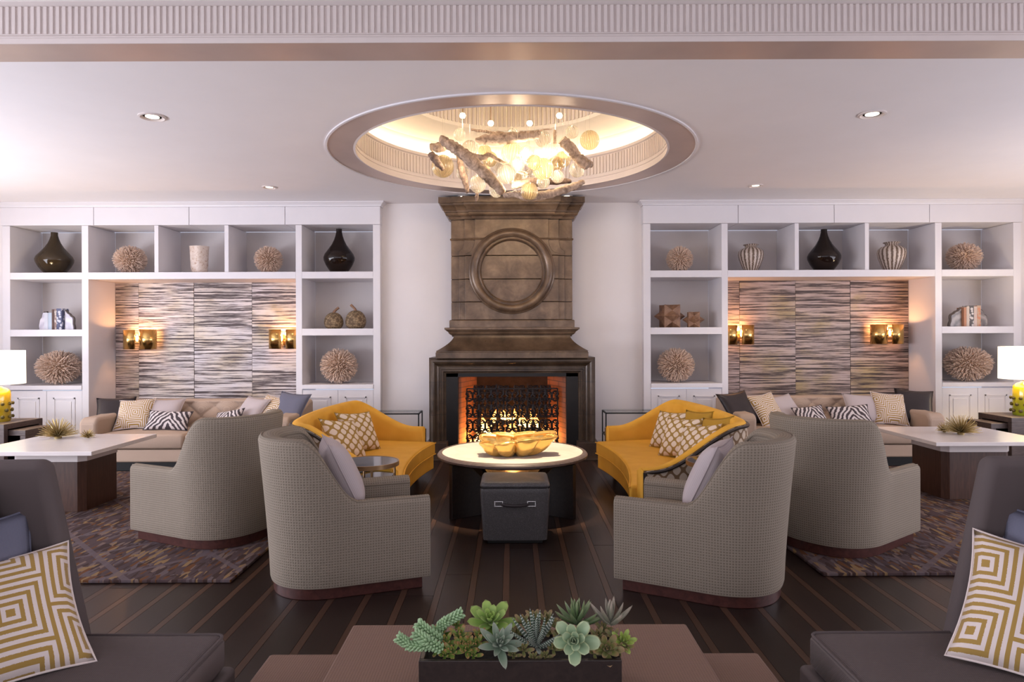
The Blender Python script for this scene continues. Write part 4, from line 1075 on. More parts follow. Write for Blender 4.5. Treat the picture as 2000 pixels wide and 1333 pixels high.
# ------------------------------------------------------------------ lamps and sconces
def lamp(x, y, z, mat, label):
    t = thing('table_lamp', label, 'lamp', (x, y, z), 0, 'yellow glazed table lamps')
    k = .125
    obj('base', MB().lathe([(0, 0), (k*.95, 0), (k, .02), (k, .30), (k*.93, .345), (k*.7, .375), (k*.42, .388), (k*.3, .40), (0, .40)], 40), mat, t)
    m = MB().lathe([(0, .0), (.017, .0), (.021, .018), (.012, .028), (0, .03)], 10); k0 = None
    for j in range(3):
        for i in range(10):
            a = 2*pi*(i+.5*(j % 2))/10; p = (k*cos(a)*.99, k*sin(a)*.99, .055+j*.075)
            if k0 is None: k0 = o = obj('knob', m, MT['glazeknob'], t)
            else: o = link(k0, t)
            o.location = p; o.rotation_euler = (0, R(90), a)
    obj('neck', MB().lathe([(0, .395), (.018, .395), (.018, .47), (0, .47)], 12), MT['brassd'], t)
    obj('lamp_shade', MB().lathe([(.262, .43), (.265, .43), (.262, .81), (.259, .81), (.262, .43)], 48), MT['shade'], t)
    m = MB().lathe([(0, .46), (.028, .48), (.034, .52), (.02, .56), (0, .57)], 12); obj('bulb', m, MT['bulb'], t)
    light('lamp_glow', 'POINT', (x, y, z+.62), 26, (1, .76, .45), radius=.05)
lamp(-5.89, 7.80, .55, MT['glazeL'], 'golden yellow table lamp with a lit white drum shade at the left edge')
lamp(6.07, 8.06, .55, MT['glazeR'], 'yellow green table lamp with a lit white drum shade at the right edge')
def sconce(px, z, label):
    Y = YN-.012; x = (px-1000)/F*(Y-.12); t = thing('wall_sconce', label, 'light', (x, Y, z), 0, 'brass wall sconces')
    obj('back_plate', MB().box((-.06, .06), (-.03, 0), (-.09, .09)), MT['brassd'], t, bevel=.004)
    for sx in (-1, 1):
        a0, a1 = (130, 318) if sx < 0 else (222, 410)
        r = .108; v = []; n = 22
        m = MB().grid(lambda u, w: (sx*.112+r*cos(R(a0+(a1-a0)*u)), -.125+r*sin(R(a0+(a1-a0)*u)), -.135+.27*w), n, 1)
        obj('brass_shade', m, MT['brass'], t, solid=.004)
        obj('bulb', MB().lathe([(0, -.05), (.012, -.04), (.018, -.01), (.012, .025), (0, .055)], 12, c=(sx*.055, -.10, .02)), MT['amberbulb'], t)
        light('sconce_glow', 'POINT', (x+sx*.06, Y-.10, z+.09), 4.2, (1, .46, .17), radius=.02)
    obj('arm', MB().tube([(-.08, -.02, 0), (0, -.06, 0), (.08, -.02, 0)], .008, 8), MT['brassd'], t)
sconce(274, 1.478, 'brass double wall sconce at the left end of the left striped wall covering')
sconce(557, 1.478, 'brass double wall sconce at the right end of the left striped wall covering')
sconce(1441, 1.515, 'brass double wall sconce at the left end of the right striped wall covering')
sconce(1732, 1.515, 'brass double wall sconce at the right end of the right striped wall covering')

# ------------------------------------------------------------------ things on the shelves
Z1, Z2, Z3 = 2.369, 1.615, .874
def sx_(px, Y): return (px-1000)/F*Y
def place(o, px, Y, z, rz=0): o.location = (sx_(px, Y), Y, z); o.rotation_euler = (0, 0, rz); return o
teardrop = [(0, 0), (.105, 0), (.125, .015), (.19, .10), (.222, .165), (.226, .20), (.21, .24), (.16, .30), (.11, .36), (.075, .42), (.055, .47), (.042, .52), (.042, .56), (.03, .56), (.03, .50)]
def vase(px, wpx, hpx, mat, label, Y=9.28):
    k = F/Y; o = obj('teardrop_vase', MB().lathe(teardrop, 48), mat)
    tag(o, label, 'vase', 'dark teardrop vases'); place(o, px, Y, Z1); o.scale = (wpx/k/.452, wpx/k/.452, (hpx+4)/k/.56)
vase(107, 66, 78, MT['oliveglass'], 'olive brown glass teardrop vase, upper left cubby of the left bookcase')
vase(663, 60, 83, MT['darkglass'], 'dark teardrop vase in the left bookcase, upper cubby nearest the fireplace')
vase(1610, 62, 79, MT['darkglass'], 'dark brown teardrop vase between the two striped urns of the right bookcase')
# balls of wood chips
def chipball():
    c = MB(); c.lathe([(.37*sin(pi*i/10), -.37*cos(pi*i/10)) for i in range(11)], 16)
    m = MB(); N = 900
    for i in range(N):
        z = 1-2*(i+.5)/N; a = i*2.39996; r = sqrt(1-z*z); d = Vector((r*cos(a), r*sin(a), z))
        d2 = (d+Vector([random.uniform(-.45, .45) for _ in range(3)])).normalized()
        p0 = d*.36; p1 = p0+d2*random.uniform(.12, .165); w = .016
        u = d2.orthogonal().normalized(); v = d2.cross(u)
        u, v = (u*cos(i)+v*sin(i)), (v*cos(i)-u*sin(i))
        q = [p0+u*w, p0+v*w*.6, p0-u*w, p0-v*w*.6]; e = [p1+u*w*.75, p1+v*w*.45, p1-u*w*.75, p1-v*w*.45]
        m.add(q+e, [(0, 1, 5, 4), (1, 2, 6, 5), (2, 3, 7, 6), (3, 0, 4, 7), (4, 5, 6, 7)])
    a = obj('wood_chip_ball', c, MT['chipcore']); b = obj('chips', m, MT['chips'], a, False, kind='stuff'); return a
cb0 = None
def chip(px, wpx, hpx, z, label, Y=9.27):
    global cb0
    if cb0 is None: cb0 = o = chipball()
    else: o = copy_tree(cb0)
    k = F/Y; w, h = wpx/k, (hpx+(4 if z > 2 else 0))/k
    tag(o, label, 'ornament', 'wood chip balls'); o.location = (sx_(px, Y), Y, z+h*.5); o.scale = (w, w, h); o.rotation_euler = (0, 0, random.uniform(0, 6))
chip(255, 60, 52, Z1, 'round wood chip ball in the left bookcase, second cubby of the top row')
chip(525, 54, 50, Z1, 'round wood chip ball in the left bookcase, beside the marbled vase cubby')
chip(115, 80, 66, Z3, 'large wood chip ball behind the left lamp, low in the left bookcase')
chip(662, 72, 68, Z3, 'large wood chip ball low in the left bookcase, nearest the fireplace')
chip(1328, 52, 47, Z1, 'small wood chip ball above the wooden stars of the right bookcase')
chip(1883, 62, 52, Z1, 'wood chip ball at the top right end of the right bookcase')
chip(1320, 72, 67, Z3, 'large wood chip ball below the wooden stars of the right bookcase')
chip(1890, 84, 68, Z3, 'large wood chip ball behind the right lamp, low in the right bookcase')
# marbled vase
m = MB().lathe([(0, 0), (.085, 0), (.095, .02), (.105, .08), (.112, .20), (.118, .345), (.122, .37), (.112, .37), (.10, .3), (.08, .05)], 32, rfun=lambda a, k: 1+.06*cos(2*a+.6)+.03*cos(5*a))
o = obj('marbled_vase', m, MT['marbled']); tag(o, 'pale marbled stone vase alone in the middle cubby of the left bookcase', 'vase'); place(o, 390, 9.25, Z1)
# striped urns
up = [(0, 0), (.085, 0), (.09, .012), (.125, .08), (.16, .17), (.172, .235), (.165, .28), (.13, .315), (.085, .33), (.075, .345), (.082, .36), (.105, .372), (.098, .378), (.07, .36), (.06, .33)]
def urn(px, label, sc=1):
    o = obj('beaded_urn', MB().lathe(up, 72, rfun=lambda a, k: 1+.022*abs(sin(9*a))*(1 if k < .75 else .4)), MT['beads']); tag(o, label, 'vase', 'striped beaded urns'); place(o, px, 9.26, Z1, .3*sc); o.scale = (sc, sc, 1.02*sc)
urn(1467, 'striped beaded urn left of the dark teardrop vase in the right bookcase', .97)
urn(1742, 'striped beaded urn right of the dark teardrop vase in the right bookcase', 1.03)
# rush gourds
def gourd(px, wpx, hpx, hook, label, Y=9.25):
    k = F/Y; w, h = wpx/k, hpx/k; t = thing('rush_gourd', label, 'ornament', (sx_(px, Y), Y, Z2), 0, 'braided rush gourds')
    pr = [(w/2*sin(pi*(.12+.88*i/14))**.85 if i < 14 else 0, h*.5*(1-cos(pi*i/14))) for i in range(15)]; pr[0] = (w*.25, 0)
    obj('body', MB().lathe([(0, 0)]+pr, 36), MT['rope'], t)
    pts = [(0, 0, h*.96), (hook*.012, 0, h*1.08), (hook*.032, 0, h*1.18), (hook*.062, 0, h*1.30)]
    obj('stem', MB().tube(pts, [.022, .018, .016, .018], 10), MT['starwood'], t)
gourd(652, 37, 32, 1.1, 'braided rush gourd with its stem bent right, left one of the pair')
gourd(695, 40, 36, -1.1, 'braided rush gourd with its stem bent left, right one of the pair')
# stellated wooden stars
def star(px, r, Y, rz, label):
    v = []; f = []
    base = [Vector((a, b, c)) for a in (-1, 1) for b in (-1, 1) for c in (-1, 1)]+[Vector(p) for p in ((2, 0, 0), (-2, 0, 0), (0, 2, 0), (0, -2, 0), (0, 0, 2), (0, 0, -2))]
    m = MB()
    for ax in ((1, 1, 0), (1, -1, 0), (-1, 1, 0), (-1, -1, 0), (1, 0, 1), (1, 0, -1), (-1, 0, 1), (-1, 0, -1), (0, 1, 1), (0, 1, -1), (0, -1, 1), (0, -1, -1)):
        d = Vector(ax); q = [p for p in base if abs(p.dot(d)-2) < 1e-6]; c = d
        u = (q[0]-c).normalized(); w = d.normalized().cross(u)
        q.sort(key=lambda p: math.atan2((p-c).dot(w), (p-c).dot(u)))
        vs = [p*r/2 for p in q]+[d*2*r/2]
        m.add(vs, [(0, 1, 4), (1, 2, 4), (2, 3, 4), (3, 0, 4)])
    o = obj('wooden_star', m, MT['starwood'], None, False); tag(o, label, 'ornament', 'faceted wooden stars')
    o.location = (sx_(px, Y), Y, Z2+r); o.rotation_euler = (0, 0, rz)
star(1308, .155, 9.26, R(45+6), 'larger faceted wooden star on the right bookcase')
star(1354.5, .105, 9.2, R(45-8), 'smaller faceted wooden star on the right bookcase')
# agate bookends and books
def agate_end(px, w, h, s, mat, label, Y=9.2):
    n = 18; pts = []
    for i in range(n+1):
        a = pi/2*i/n; k = 1+.05*sin(7*a+px)+.03*sin(13*a)
        pts.append((s*w*max(0, cos(a))**.95*k, h*sin(a)**.9*k))
    poly = [(0, 0)]+pts
    if s < 0: poly = list(reversed(poly))
    poly = list(reversed(poly))
    t = thing('agate_bookend', label, 'bookend', (sx_(px, Y), Y, Z2), 0, 'agate bookends')
    obj('slice', MB().prism(poly, -.03, .03, 'y'), mat, t, bevel=.006)
    rim = [(a*1.0, 0, max(.006, b)) for a, b in pts]
    obj('rind', MB().tube(rim, .017, 8), MT['agateedge'], t)
BK = {}
def book(px, wpx, hpx, col, label, spots=None, grp='books between the left agate bookends', Y=9.2):
    k = F/Y; w, h = wpx/k, hpx/k
    if spots is None: mt = plain('book_cloth', col, .6, 0, .08)
    else:
        n = NT('patterned_book_cloth'); f = n.voro(n.coord('Object', (14, 14, 14)), 1.6); n.set(color=n.mix(n.math('GREATER_THAN', f, .42), col, spots), rough=.6); mt = n.m
    t = thing('book', label, 'book', (sx_(px, Y), Y, Z2), 0, grp)
    sp = MB().box((-w/2, w/2), (-.075, -.068), (0, h)); sp.box((-w/2, -w/2+.003), (-.07, .075), (0, h)); sp.box((w/2-.003, w/2), (-.07, .075), (0, h))
    obj('cover', sp, mt, t, False)
    obj('pages', MB().box((-w/2+.003, w/2-.003), (-.067, .07), (.003, h-.004)), MT['white'], t, False)
agate_end(93.5, .098, .235, -1, MT['agatew'], 'white agate bookend left of the books on the left bookcase')
agate_end(129, .12, .235, 1, MT['agatew'], 'white agate bookend right of the books on the left bookcase')
book(97.5, 7, 33, (.62, .62, .68), 'pale grey book beside the left white agate bookend')
book(105, 7, 33, (.48, .56, .66), 'light blue grey book, second from the left white agate bookend')
book(110.7, 4, 39.5, (.10, .05, .04), 'thin dark brown book between the blue grey book and patterned books')
book(115.3, 4, 40, (.58, .50, .46), 'thin cream spotted book beside the dark brown book', (.30, .2, .18))
book(122.7, 10, 41, (.62, .62, .68), 'white and navy patterned book, thickest of the left bookcase row', (.09, .10, .19))
GB = 'books between the right agate bookends'
agate_end(1875.5, .155, .225, -1, MT['agateg'], 'grey agate bookend left of the books on the right bookcase')
agate_end(1908.5, .125, .225, 1, MT['agateg'], 'grey agate bookend right of the books on the right bookcase')
book(1878.2, 4.6, 37, (.50, .24, .14), 'thin rust book beside the left grey agate bookend', None, GB)
book(1883.5, 5.4, 39, (.62, .52, .44), 'cream book, second from the left grey agate bookend', None, GB)
book(1890.6, 8.2, 40.5, (.62, .58, .56), 'white and charcoal speckled book in the middle of the right bookcase row', (.10, .09, .09), GB)
book(1898, 6, 39, (.60, .48, .42), 'pale pink book between the speckled and orange books', None, GB)
book(1904.7, 7, 40.5, (.60, .25, .14), 'orange patterned book beside the right grey agate bookend', (.55, .36, .24), GB)

# ------------------------------------------------------------------ gilded clam shell on the round table
def clam():
    t = thing('clam_shell_bowl', 'gilded giant clam shell bowl on the round marble table', 'bowl', (.018, 5.74, .502), R(4))
    def f(u, v):
        a = 2*pi*u; x = a+pi/2
        lob = abs(sin(4*x))**.6
        q = v*pi/2
        r = .28+.72*sin(q)**.7
        bulge = sin(pi*min(1, v*1.02))**.8
        k = 1-.34*(1-lob)*(.55+.45*bulge)+.05*lob
        z = .135*(1-cos(q))**.85+.015*v*lob+.05*(1-lob)*(1-v)+.022*v*cos(a)+.012*v*sin(3*a)+.02*v*sin(a)-.010*v*sin(2*a)
        rim = 1+.10*max(0, v-.8)/.2*lob
        return (.295*r*k*rim*cos(a)*(1+.10*v*cos(a)), .185*r*k*sin(a), max(.002, z))
    m = MB().grid(f, 168, 18); m.add([f(i/24, 0) for i in range(24)], [tuple(range(23, -1, -1))])
    obj('shell', m, MT['gold'], t, angle=180, solid=.012)
    obj('rim', MB().tube([f(i/168, 1) for i in range(168)], .010, 8, closed=True), MT['gold'], t)
    def g(u, v):
        p = f(u, .25+.6*v); return (p[0]*.86, p[1]*.80+.01, p[2]+.018)
    obj('inner_fold', MB().tube([f(i/168, .97)[0:1]+(f(i/168, .97)[1]*.55+.04, f(i/168, .97)[2]-.005) for i in range(168)], .013, 8, closed=True), MT['gold'], t)
clam()

# ------------------------------------------------------------------ chandelier of driftwood and glass
ch = thing('chandelier', 'chandelier of hanging driftwood branches and ribbed glass balls under the round dome', 'chandelier', (0, 6.4, 3.29))
def cl(px, py, dy=0): p = P(px, py, 6.4+dy); return (p.x, dy, p.z-3.29)
def branch(pts, rads, dark=False, dy=0, seg=10, name='driftwood_branch'):
    path = []; rr = []; n = 7
    P3 = [Vector(cl(a, b, dy+(c if len(q) > 2 else 0))) for q in pts for a, b, c in [(q[0], q[1], q[2] if len(q) > 2 else 0)]]
    for i in range(len(P3)-1):
        p0, p1, p2, p3 = P3[max(0, i-1)], P3[i], P3[i+1], P3[min(len(P3)-1, i+2)]
        for k in range(n):
            t = k/n; q = .5*((2*p1)+(-p0+p2)*t+(2*p0-5*p1+4*p2-p3)*t*t+(-p0+3*p1-3*p2+p3)*t**3)
            j = random.uniform(-1, 1)*.004
            path.append(q+Vector((j, j, random.uniform(-.004, .004)))); rr.append((rads[i]+(rads[i+1]-rads[i])*t)/172*random.uniform(.86, 1.12))
    path.append(P3[-1]); rr.append(rads[-1]/208*.8)
    return obj(name, MB().tube(path, rr, seg), MT['driftd'] if dark else MT['drift'], ch, angle=60)
branch([(862, 271, -.25), (885, 286, -.22), (903, 298, -.2), (934, 326, -.15), (962, 352, -.1), (985, 378, -.05)], [6.5, 9, 10, 10, 10, 6], seg=12)
branch([(900, 293, -.2), (925, 305, -.18), (944, 308, -.15), (958, 304, -.12), (987, 320, -.05)], [7, 5, 4.5, 4, 2.5])
branch([(932, 276, -.1), (960, 273, -.1), (1000, 270, -.1), (1030, 266, -.12), (1056, 263, -.12)], [5, 9.5, 9.5, 7.5, 6], seg=12)
branch([(1099, 273, -.1), (1112, 288, -.1), (1130, 308, -.1), (1152, 326, -.1)], [8, 9.5, 9, 8], seg=12)
branch([(1140, 316, -.1), (1150, 320, -.12), (1157, 322, -.12)], [6, 6, 5])
branch([(897, 299, .1), (901, 325, .1), (909, 352, .1), (915, 377, .1)], [3, 5.5, 5.5, 3], True)
branch([(985, 383, -.1), (1010, 379, -.15), (1036, 385, -.2), (1080, 378, -.1), (1120, 365, -.05), (1142, 355, 0)], [4, 6, 7, 7, 6, 4], seg=12)
branch([(1000, 362, .1), (1030, 358, .1), (1075, 354, .1), (1117, 354, .1)], [6, 7.5, 7, 3.5], True, seg=12)
branch([(1085, 254, .05), (1084, 275, .05), (1085, 290, .05), (1076, 304, .05)], [2.4, 3, 3.4, 2])
branch([(841, 288, .0), (860, 288, .0), (878, 285, .0)], [6, 8, 5])
branch([(843, 300, -.05), (853, 314, -.05), (868, 332, -.02)], [5, 7, 3], True)
branch([(1007, 334, 0), (1020, 336, 0), (1034, 341, 0)], [3.5, 3, 2])
branch([(1024, 316, .1), (1040, 324, .1), (1062, 332, .1)], [3, 4, 3])
branch([(923, 254, .3), (950, 257, .3), (987, 260, .3)], [2, 2.4, 1.6], True)
branch([(933, 378, .1), (932, 386, .1), (931, 395, .1)], [2.5, 3, 1.2], True)
branch([(985, 260, .25), (1030, 258, .25), (1080, 252, .25)], [1, 1.4, 1], True)
bm0 = {}
def ball(px, py, r, k, dy):
    rad = r/F*(6.4+dy)
    if k not in bm0:
        bm0[k] = o = obj('glass_ball', MB().lathe([(sin(pi*i/16), -cos(pi*i/16)) for i in range(17)], 32), MT['ball'+k], ch, angle=180)
    else: o = link(bm0[k], ch)
    o.location = cl(px, py, dy); o.scale = (rad,)*3; o.rotation_euler = (random.uniform(-.3, .3), random.uniform(-.3, .3), random.uniform(0, 3))
balls = [(899, 263, 12, 'c', 0), (1003, 262, 12, 'c', .2), (1119, 258, 13, 'c', .1), (1153, 274, 19, 'a', 0), (1001, 300, 21, 'a', 0), (1062, 272, 16, 'c', .3), (866, 325, 22, 'a', .1), (934, 360, 17, 'c', -.1), (1062, 330, 21, 'a', -.1), (990, 340, 19, 'c', -.25),
         (1100, 312, 16, 'a', .2), (1128, 332, 15, 'c', .05), (958, 311, 15, 'a', .25), (919, 290, 16, 'c', .3), (1036, 346, 16, 'c', .2), (1035, 374, 17, 'a', -.25), (1086, 322, 16, 'a', .3), (905, 338, 13, 'c', .25), (1012, 322, 14, 'c', -.2), (945, 335, 14, 'a', .0), (1075, 295, 15, 'c', -.15), (970, 372, 14, 'c', .15), (1030, 298, 14, 'c', -.2), (1090, 345, 13, 'c', -.2), (948, 296, 13, 'a', .15), (1045, 318, 15, 'a', -.3), (975, 325, 13, 'c', .3), (1112, 288, 12, 'c', .3), (1010, 352, 14, 'a', .3), (1062, 356, 13, 'c', .0)]
for b in balls: ball(*b)
wm = MB()
for px, py, r, k, dy in balls:
    a = Vector(cl(px, py-r, dy)); wm.tube([a, (a.x, a.y, 1.0)], .0012, 4)
for px, py, dy in ((870, 276, -.22), (950, 345, -.12), (940, 268, -.1), (1045, 258, -.12), (1105, 272, -.1), (1145, 312, -.1), (900, 305, .1), (1000, 372, -.12), (1130, 356, 0), (1015, 353, .1), (1105, 350, .1)):
    a = Vector(cl(px, py, dy)); wm.tube([a, (a.x, a.y, 1.0)], .0012, 4)
obj('wires', wm, MT['chrome'], ch, False)
for px, py, dy in ((905, 226, .1), (960, 241, .3), (1036, 241, .3), (1094, 226, .1)):
    p = cl(px, py, dy); obj('bulb', MB().lathe([(0, -.028), (.02, -.02), (.03, 0), (.02, .02), (0, .028)], 14, c=p), MT['bulb'], ch)
    obj('bulb_stem', MB().tube([(p[0], p[1], p[2]+.02), (p[0], p[1], 1.03)], .004, 6), MT['brassd'], ch)
for px, py, dy in ((905, 226, .1), (960, 241, .3), (1036, 241, .3), (1094, 226, .1)):
    p = cl(px, py, dy); light('chandelier_bulb_light', 'POINT', (p[0], 6.4+p[1], p[2]+3.29), 9, (1, .82, .58), radius=.03)
for px, py, dy in ((905, 318, -.1), (960, 335, .1), (1020, 305, -.05), (1075, 335, .15), (1105, 300, -.1), (1010, 362, .0)):
    p = cl(px, py, dy); light('chandelier_fill', 'POINT', (p[0], 6.4+p[1], p[2]+3.29), 5, (1, .82, .58), radius=.012)  # unseen fill lights added inside the cluster to brighten glass and driftwood
light('assumed_dome_spot', 'SPOT', (0, 5.62, 3.45), 560, (1, .80, .55), (R(5), 0, 0), spot=29, radius=.025, blend=.35)  # assumed spotlight, unseen, added to light the round marble table from above

# ------------------------------------------------------------------ planter and succulents
t = thing('planter', 'long dark wood trough planter filled with succulents on the brown table', 'planter', (.02, 2.02, .45))
pw, pd, ph = .287, .092, .135
for y in (-pd, pd): bx('side', (-pw, pw), (y-.007, y+.007), (0, ph), MT['espresso'], t, .002)
for x in (-pw+.007, pw-.007): bx('end', (x-.007, x+.007), (-pd+.007, pd-.007), (0, ph), MT['espresso'], t, .002)
m = MB().grid(lambda a, b: (-pw+.014+(2*pw-.028)*a, -pd+.008+(2*pd-.016)*b, ph-.012+.006*sin(40*a)*cos(17*b)), 40, 8); obj('soil', m, MT['soil'], t)
def leafmat(name, base, edge_, tip, band=None):
    n = NT(name); x = n.xyz(n.coord('UV'))
    v = n.math('ABSOLUTE', n.math('SUBTRACT', x[1], .5))
    col = n.mix(n.ramp(x[0], [(.55, (0, 0, 0)), (1, (1, 1, 1))]), base, tip)
    col = n.mix(n.ramp(v, [(.36, (0, 0, 0)), (.5, (1, 1, 1))]), col, edge_)
    if band: col = n.mix(n.math('GREATER_THAN', n.math('SINE', n.math('MULTIPLY', x[0], 75)), .45), col, band)
    n.set(color=col, rough=.45, sheen=.1); return n.m
LM = {'aeon': leafmat('bright_green_leaf', (.20, .34, .06), (.34, .44, .10), (.30, .42, .09)),
      'grey': leafmat('grey_green_leaf', (.18, .25, .17), (.30, .36, .27), (.27, .29, .22)),
      'pale': leafmat('pale_jade_leaf', (.26, .37, .22), (.52, .58, .30), (.38, .46, .27)),
      'haw': leafmat('zebra_leaf', (.035, .07, .04), (.05, .09, .05), (.06, .10, .06), (.45, .48, .42)),
      'jade': leafmat('red_tipped_leaf', (.14, .24, .03), (.22, .26, .04), (.38, .13, .06)),
      'agave': leafmat('green_spike_leaf', (.10, .17, .06), (.15, .22, .09), (.22, .26, .12)),
      'silver': leafmat('silver_brown_leaf', (.20, .20, .14), (.30, .27, .2), (.36, .28, .22)),
      'olive': leafmat('olive_red_leaf', (.19, .21, .06), (.28, .21, .09), (.30, .16, .08)),
      'lime': leafmat('lime_leaf', (.24, .34, .05), (.36, .42, .08), (.33, .42, .09)),
      'sed': plain('mint_sedum_leaf', (.30, .45, .24), .5, 0, .18, 40)}
def leaf(w, pointy, cup, curl, thick):
    def f(a, b):
        s_ = 2*b-1
        prof = (a**.55)*(1-a**(2.6 if pointy < .5 else 1.6))**(.5 if pointy < .5 else .8)*1.25+.12*(1-a)
        x = a; y = s_*w*.5*prof
        z = cup*(y/(w*.5))**2*w*.5+curl*a*a-.0
        return (x, y, z)
    m = MB().grid(f, 8, 6)
    def g(a, b):
        p = f(a, b); s_ = 2*b-1
        return (p[0], p[1], p[2]-thick*(1-s_*s_)*(sin(pi*min(1, a*.9+.08)))**.7)
    m.grid(g, 8, 6, flip=True); return m
def rosette(name, label, px, py, Y, r, n, mk, w, pointy=.3, cup=.4, curl=.1, thick=.1, tilt=30, e0=12, e1=78, yaw=0, smin=.35, cat='plant', parent=None, pos=None, grp=None):
    p = P(px, py, Y) if pos is None else pos
    r *= 1.22
    if parent is None:
        t = thing(name, label, cat, (p.x, p.y, p.z), 0, grp); t.rotation_euler = (R(tilt), 0, R(yaw))
    else:
        t = parent
    l0 = None; M3 = Matrix.LocRotScale(Vector(p)-Vector(parent.location), (Matrix.Rotation(R(yaw), 3, 'Z') @ Matrix.Rotation(R(tilt), 3, 'X')), None) if parent is not None else None
    for i in range(n):
        k = i/(n-1); a = i*2.39996; el = R(e0+(e1-e0)*k**1.1); sc = r*(1-(1-smin)*k)*random.uniform(.92, 1.05)
        if l0 is None: l0 = o = obj('leaf', leaf(w, pointy, cup, curl, thick), LM[mk], t, angle=180)
        else: o = link(l0, t)
        L = Matrix.LocRotScale(Vector((0, 0, r*.25*k)), (Matrix.Rotation(a, 3, 'Z') @ Matrix.Rotation(-el, 3, 'Y')).to_quaternion(), Vector((sc, sc, sc)))
        if M3 is not None: L = M3 @ L
        o.location, q, s_ = L.decompose(); o.rotation_euler = q.to_euler(); o.scale = s_
    return t
G = 'succulents in the trough planter'
rosette('aeonium', 'bright green flat rosette succulent at the back, left of the trough middle', 956, 1222, 2.07, .075, 20, 'aeon', .52, .1, .25, .12, .1, 28, 2, 70, 0, .3, grp=G)
rosette('echeveria', 'grey green pointed rosette succulent at the front, left of the trough middle', 973, 1264, 1.965, .068, 22, 'grey', .46, .5, .5, .16, .14, 42, 4, 80, 10, .32, grp=G)
rosette('haworthia', 'dark spiky succulent with white zebra bands in the middle of the trough', 1046, 1268, 1.98, .095, 18, 'haw', .16, 1, .3, .08, .09, 14, 22, 88, 0, .75, grp=G)
rosette('echeveria', 'pale green ruffled rosette succulent at the front, right of the trough middle', 1120, 1254, 1.925, .062, 18, 'pale', .62, .1, .35, .2, .1, 62, 2, 74, -10, .32, grp=G)
rosette('agave', 'green spiky rosette succulent at the back, right of the trough middle', 1125, 1222, 2.07, .075, 18, 'agave', .22, 1, .3, .12, .12, 10, 15, 85, 0, .7, grp=G)
rosette('aloe', 'silvery brown pointed succulent standing at the right back of the trough', 1190, 1222, 2.05, .07, 11, 'silver', .24, 1, .4, .14, .12, 6, 28, 85, 20, .7, grp=G)
rosette('aeonium', 'olive red rosette succulent hanging over the trough at the right front', 1182, 1272, 1.965, .048, 18, 'olive', .46, .3, .4, .2, .12, 50, 4, 76, 0, .35, grp=G)
rosette('aeonium', 'lime green rosette succulent at the right end of the trough', 1213, 1256, 2.0, .04, 16, 'lime', .40, .4, .4, .2, .12, 46, 8, 78, 15, .35, grp=G)
# jade-like clusters: several small heads on one plant
def cluster(label, spots, mk, name='jade_plant'):
    p = P(*spots[0][:3]); t = thing(name, label, 'plant', (p.x, p.y, p.z), 0, G)
    for px, py, Y, r, ti, ya in spots: rosette('', '', px, py, Y, r, 10, mk, .42, .25, .4, .15, .18, ti, 8, 76, ya, .5, parent=t, pos=P(px, py, Y))
cluster('bushy red tipped green succulent at the left end of the trough', [(868, 1258, 1.99, .034, 35, 0), (895, 1246, 2.0, .036, 30, 20), (852, 1272, 1.968, .028, 40, -20), (882, 1276, 1.962, .032, 42, 0), (908, 1273, 1.962, .032, 42, 10), (928, 1262, 1.98, .032, 38, 10), (922, 1282, 1.955, .026, 44, 0), (866, 1283, 1.955, .026, 44, 0), (936, 1246, 2.01, .03, 30, 0), (900, 1262, 1.975, .032, 36, 0), (862, 1240, 2.03, .03, 25, -10), (912, 1262, 1.975, .03, 38, 15), (889, 1225, 2.06, .026, 25, 0)], 'jade')
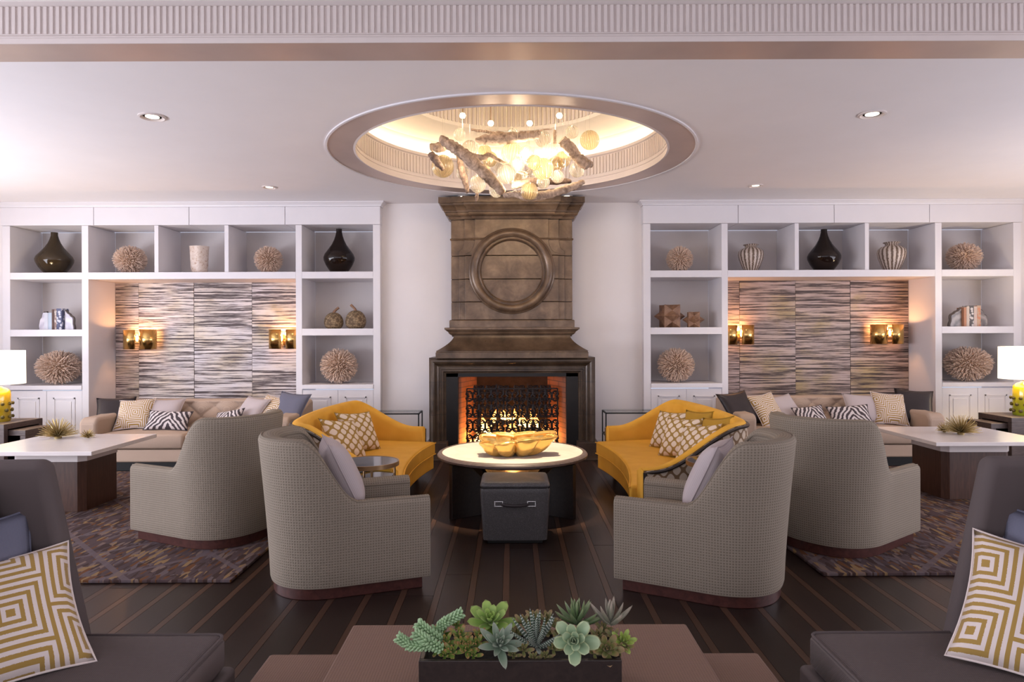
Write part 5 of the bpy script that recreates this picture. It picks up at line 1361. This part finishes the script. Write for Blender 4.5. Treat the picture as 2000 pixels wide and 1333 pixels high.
cluster('low green and brown succulent behind the zebra banded one', [(1020, 1220, 2.07, .034, 25, 0), (1065, 1215, 2.08, .036, 20, 0), (1040, 1210, 2.09, .03, 20, 0), (1085, 1228, 2.06, .03, 25, 0), (1006, 1240, 2.04, .03, 30, 0), (1020, 1272, 1.965, .028, 42, 0), (1000, 1282, 1.955, .024, 46, 0), (1078, 1270, 1.97, .028, 40, 0), (1062, 1284, 1.955, .024, 45, 0), (1040, 1286, 1.953, .022, 45, 0), (1090, 1250, 2.01, .03, 30, 0), (1035, 1236, 2.05, .03, 28, 0), (1066, 1238, 2.05, .03, 25, 0)], 'olive')
cluster('small olive and green heads of succulent filling the right end of the trough', [(1165, 1246, 2.03, .032, 30, 0), (1158, 1278, 1.96, .026, 44, 0), (1205, 1272, 1.975, .026, 40, 0), (1178, 1278, 1.968, .024, 42, 0), (1196, 1248, 2.02, .03, 34, 0), (1218, 1266, 1.99, .024, 36, 0), (1175, 1232, 2.06, .03, 26, 0)], 'olive')
# trailing sedum
st = thing('trailing_sedum', 'mint green beaded sedum trailing over the left end of the trough', 'plant', tuple(P(850, 1270, 1.99)), 0, G)
def sedum(pts, r):
    P3 = [P(*q)-Vector(st.location) for q in pts]; m = MB(); path = []
    for i in range(len(P3)-1):
        for k in range(8): path.append(P3[i].lerp(P3[i+1], k/8))
    path.append(P3[-1])
    m.tube(path, r*.25, 6); j = 0
    for i, p in enumerate(path):
        tdir = (path[min(i+1, len(path)-1)]-path[max(0, i-1)]).normalized(); u = tdir.orthogonal().normalized(); w = tdir.cross(u)
        for q in range(5):
            a = i*.7+q*2*pi/5; d = ((u*cos(a)+w*sin(a))*.8+tdir*.6).normalized()
            m.tube([p+d*r*.1, p+d*r*.45, p+d*r*.8, p+d*r], [r*.12, r*.2, r*.18, r*.04], 5)
    obj('stem', m, LM['sed'], st, angle=180)
sedum([(862, 1262, 1.98), (830, 1262, 1.95), (800, 1262, 1.95), (779, 1248, 1.95)], .021)
sedum([(864, 1255, 1.99), (840, 1240, 1.98), (818, 1222, 1.98)], .022)
sedum([(866, 1262, 2.0), (850, 1230, 2.02), (868, 1216, 2.02), (896, 1200, 2.03)], .021)
sedum([(862, 1270, 1.96), (838, 1256, 1.94), (812, 1240, 1.95)], .022)
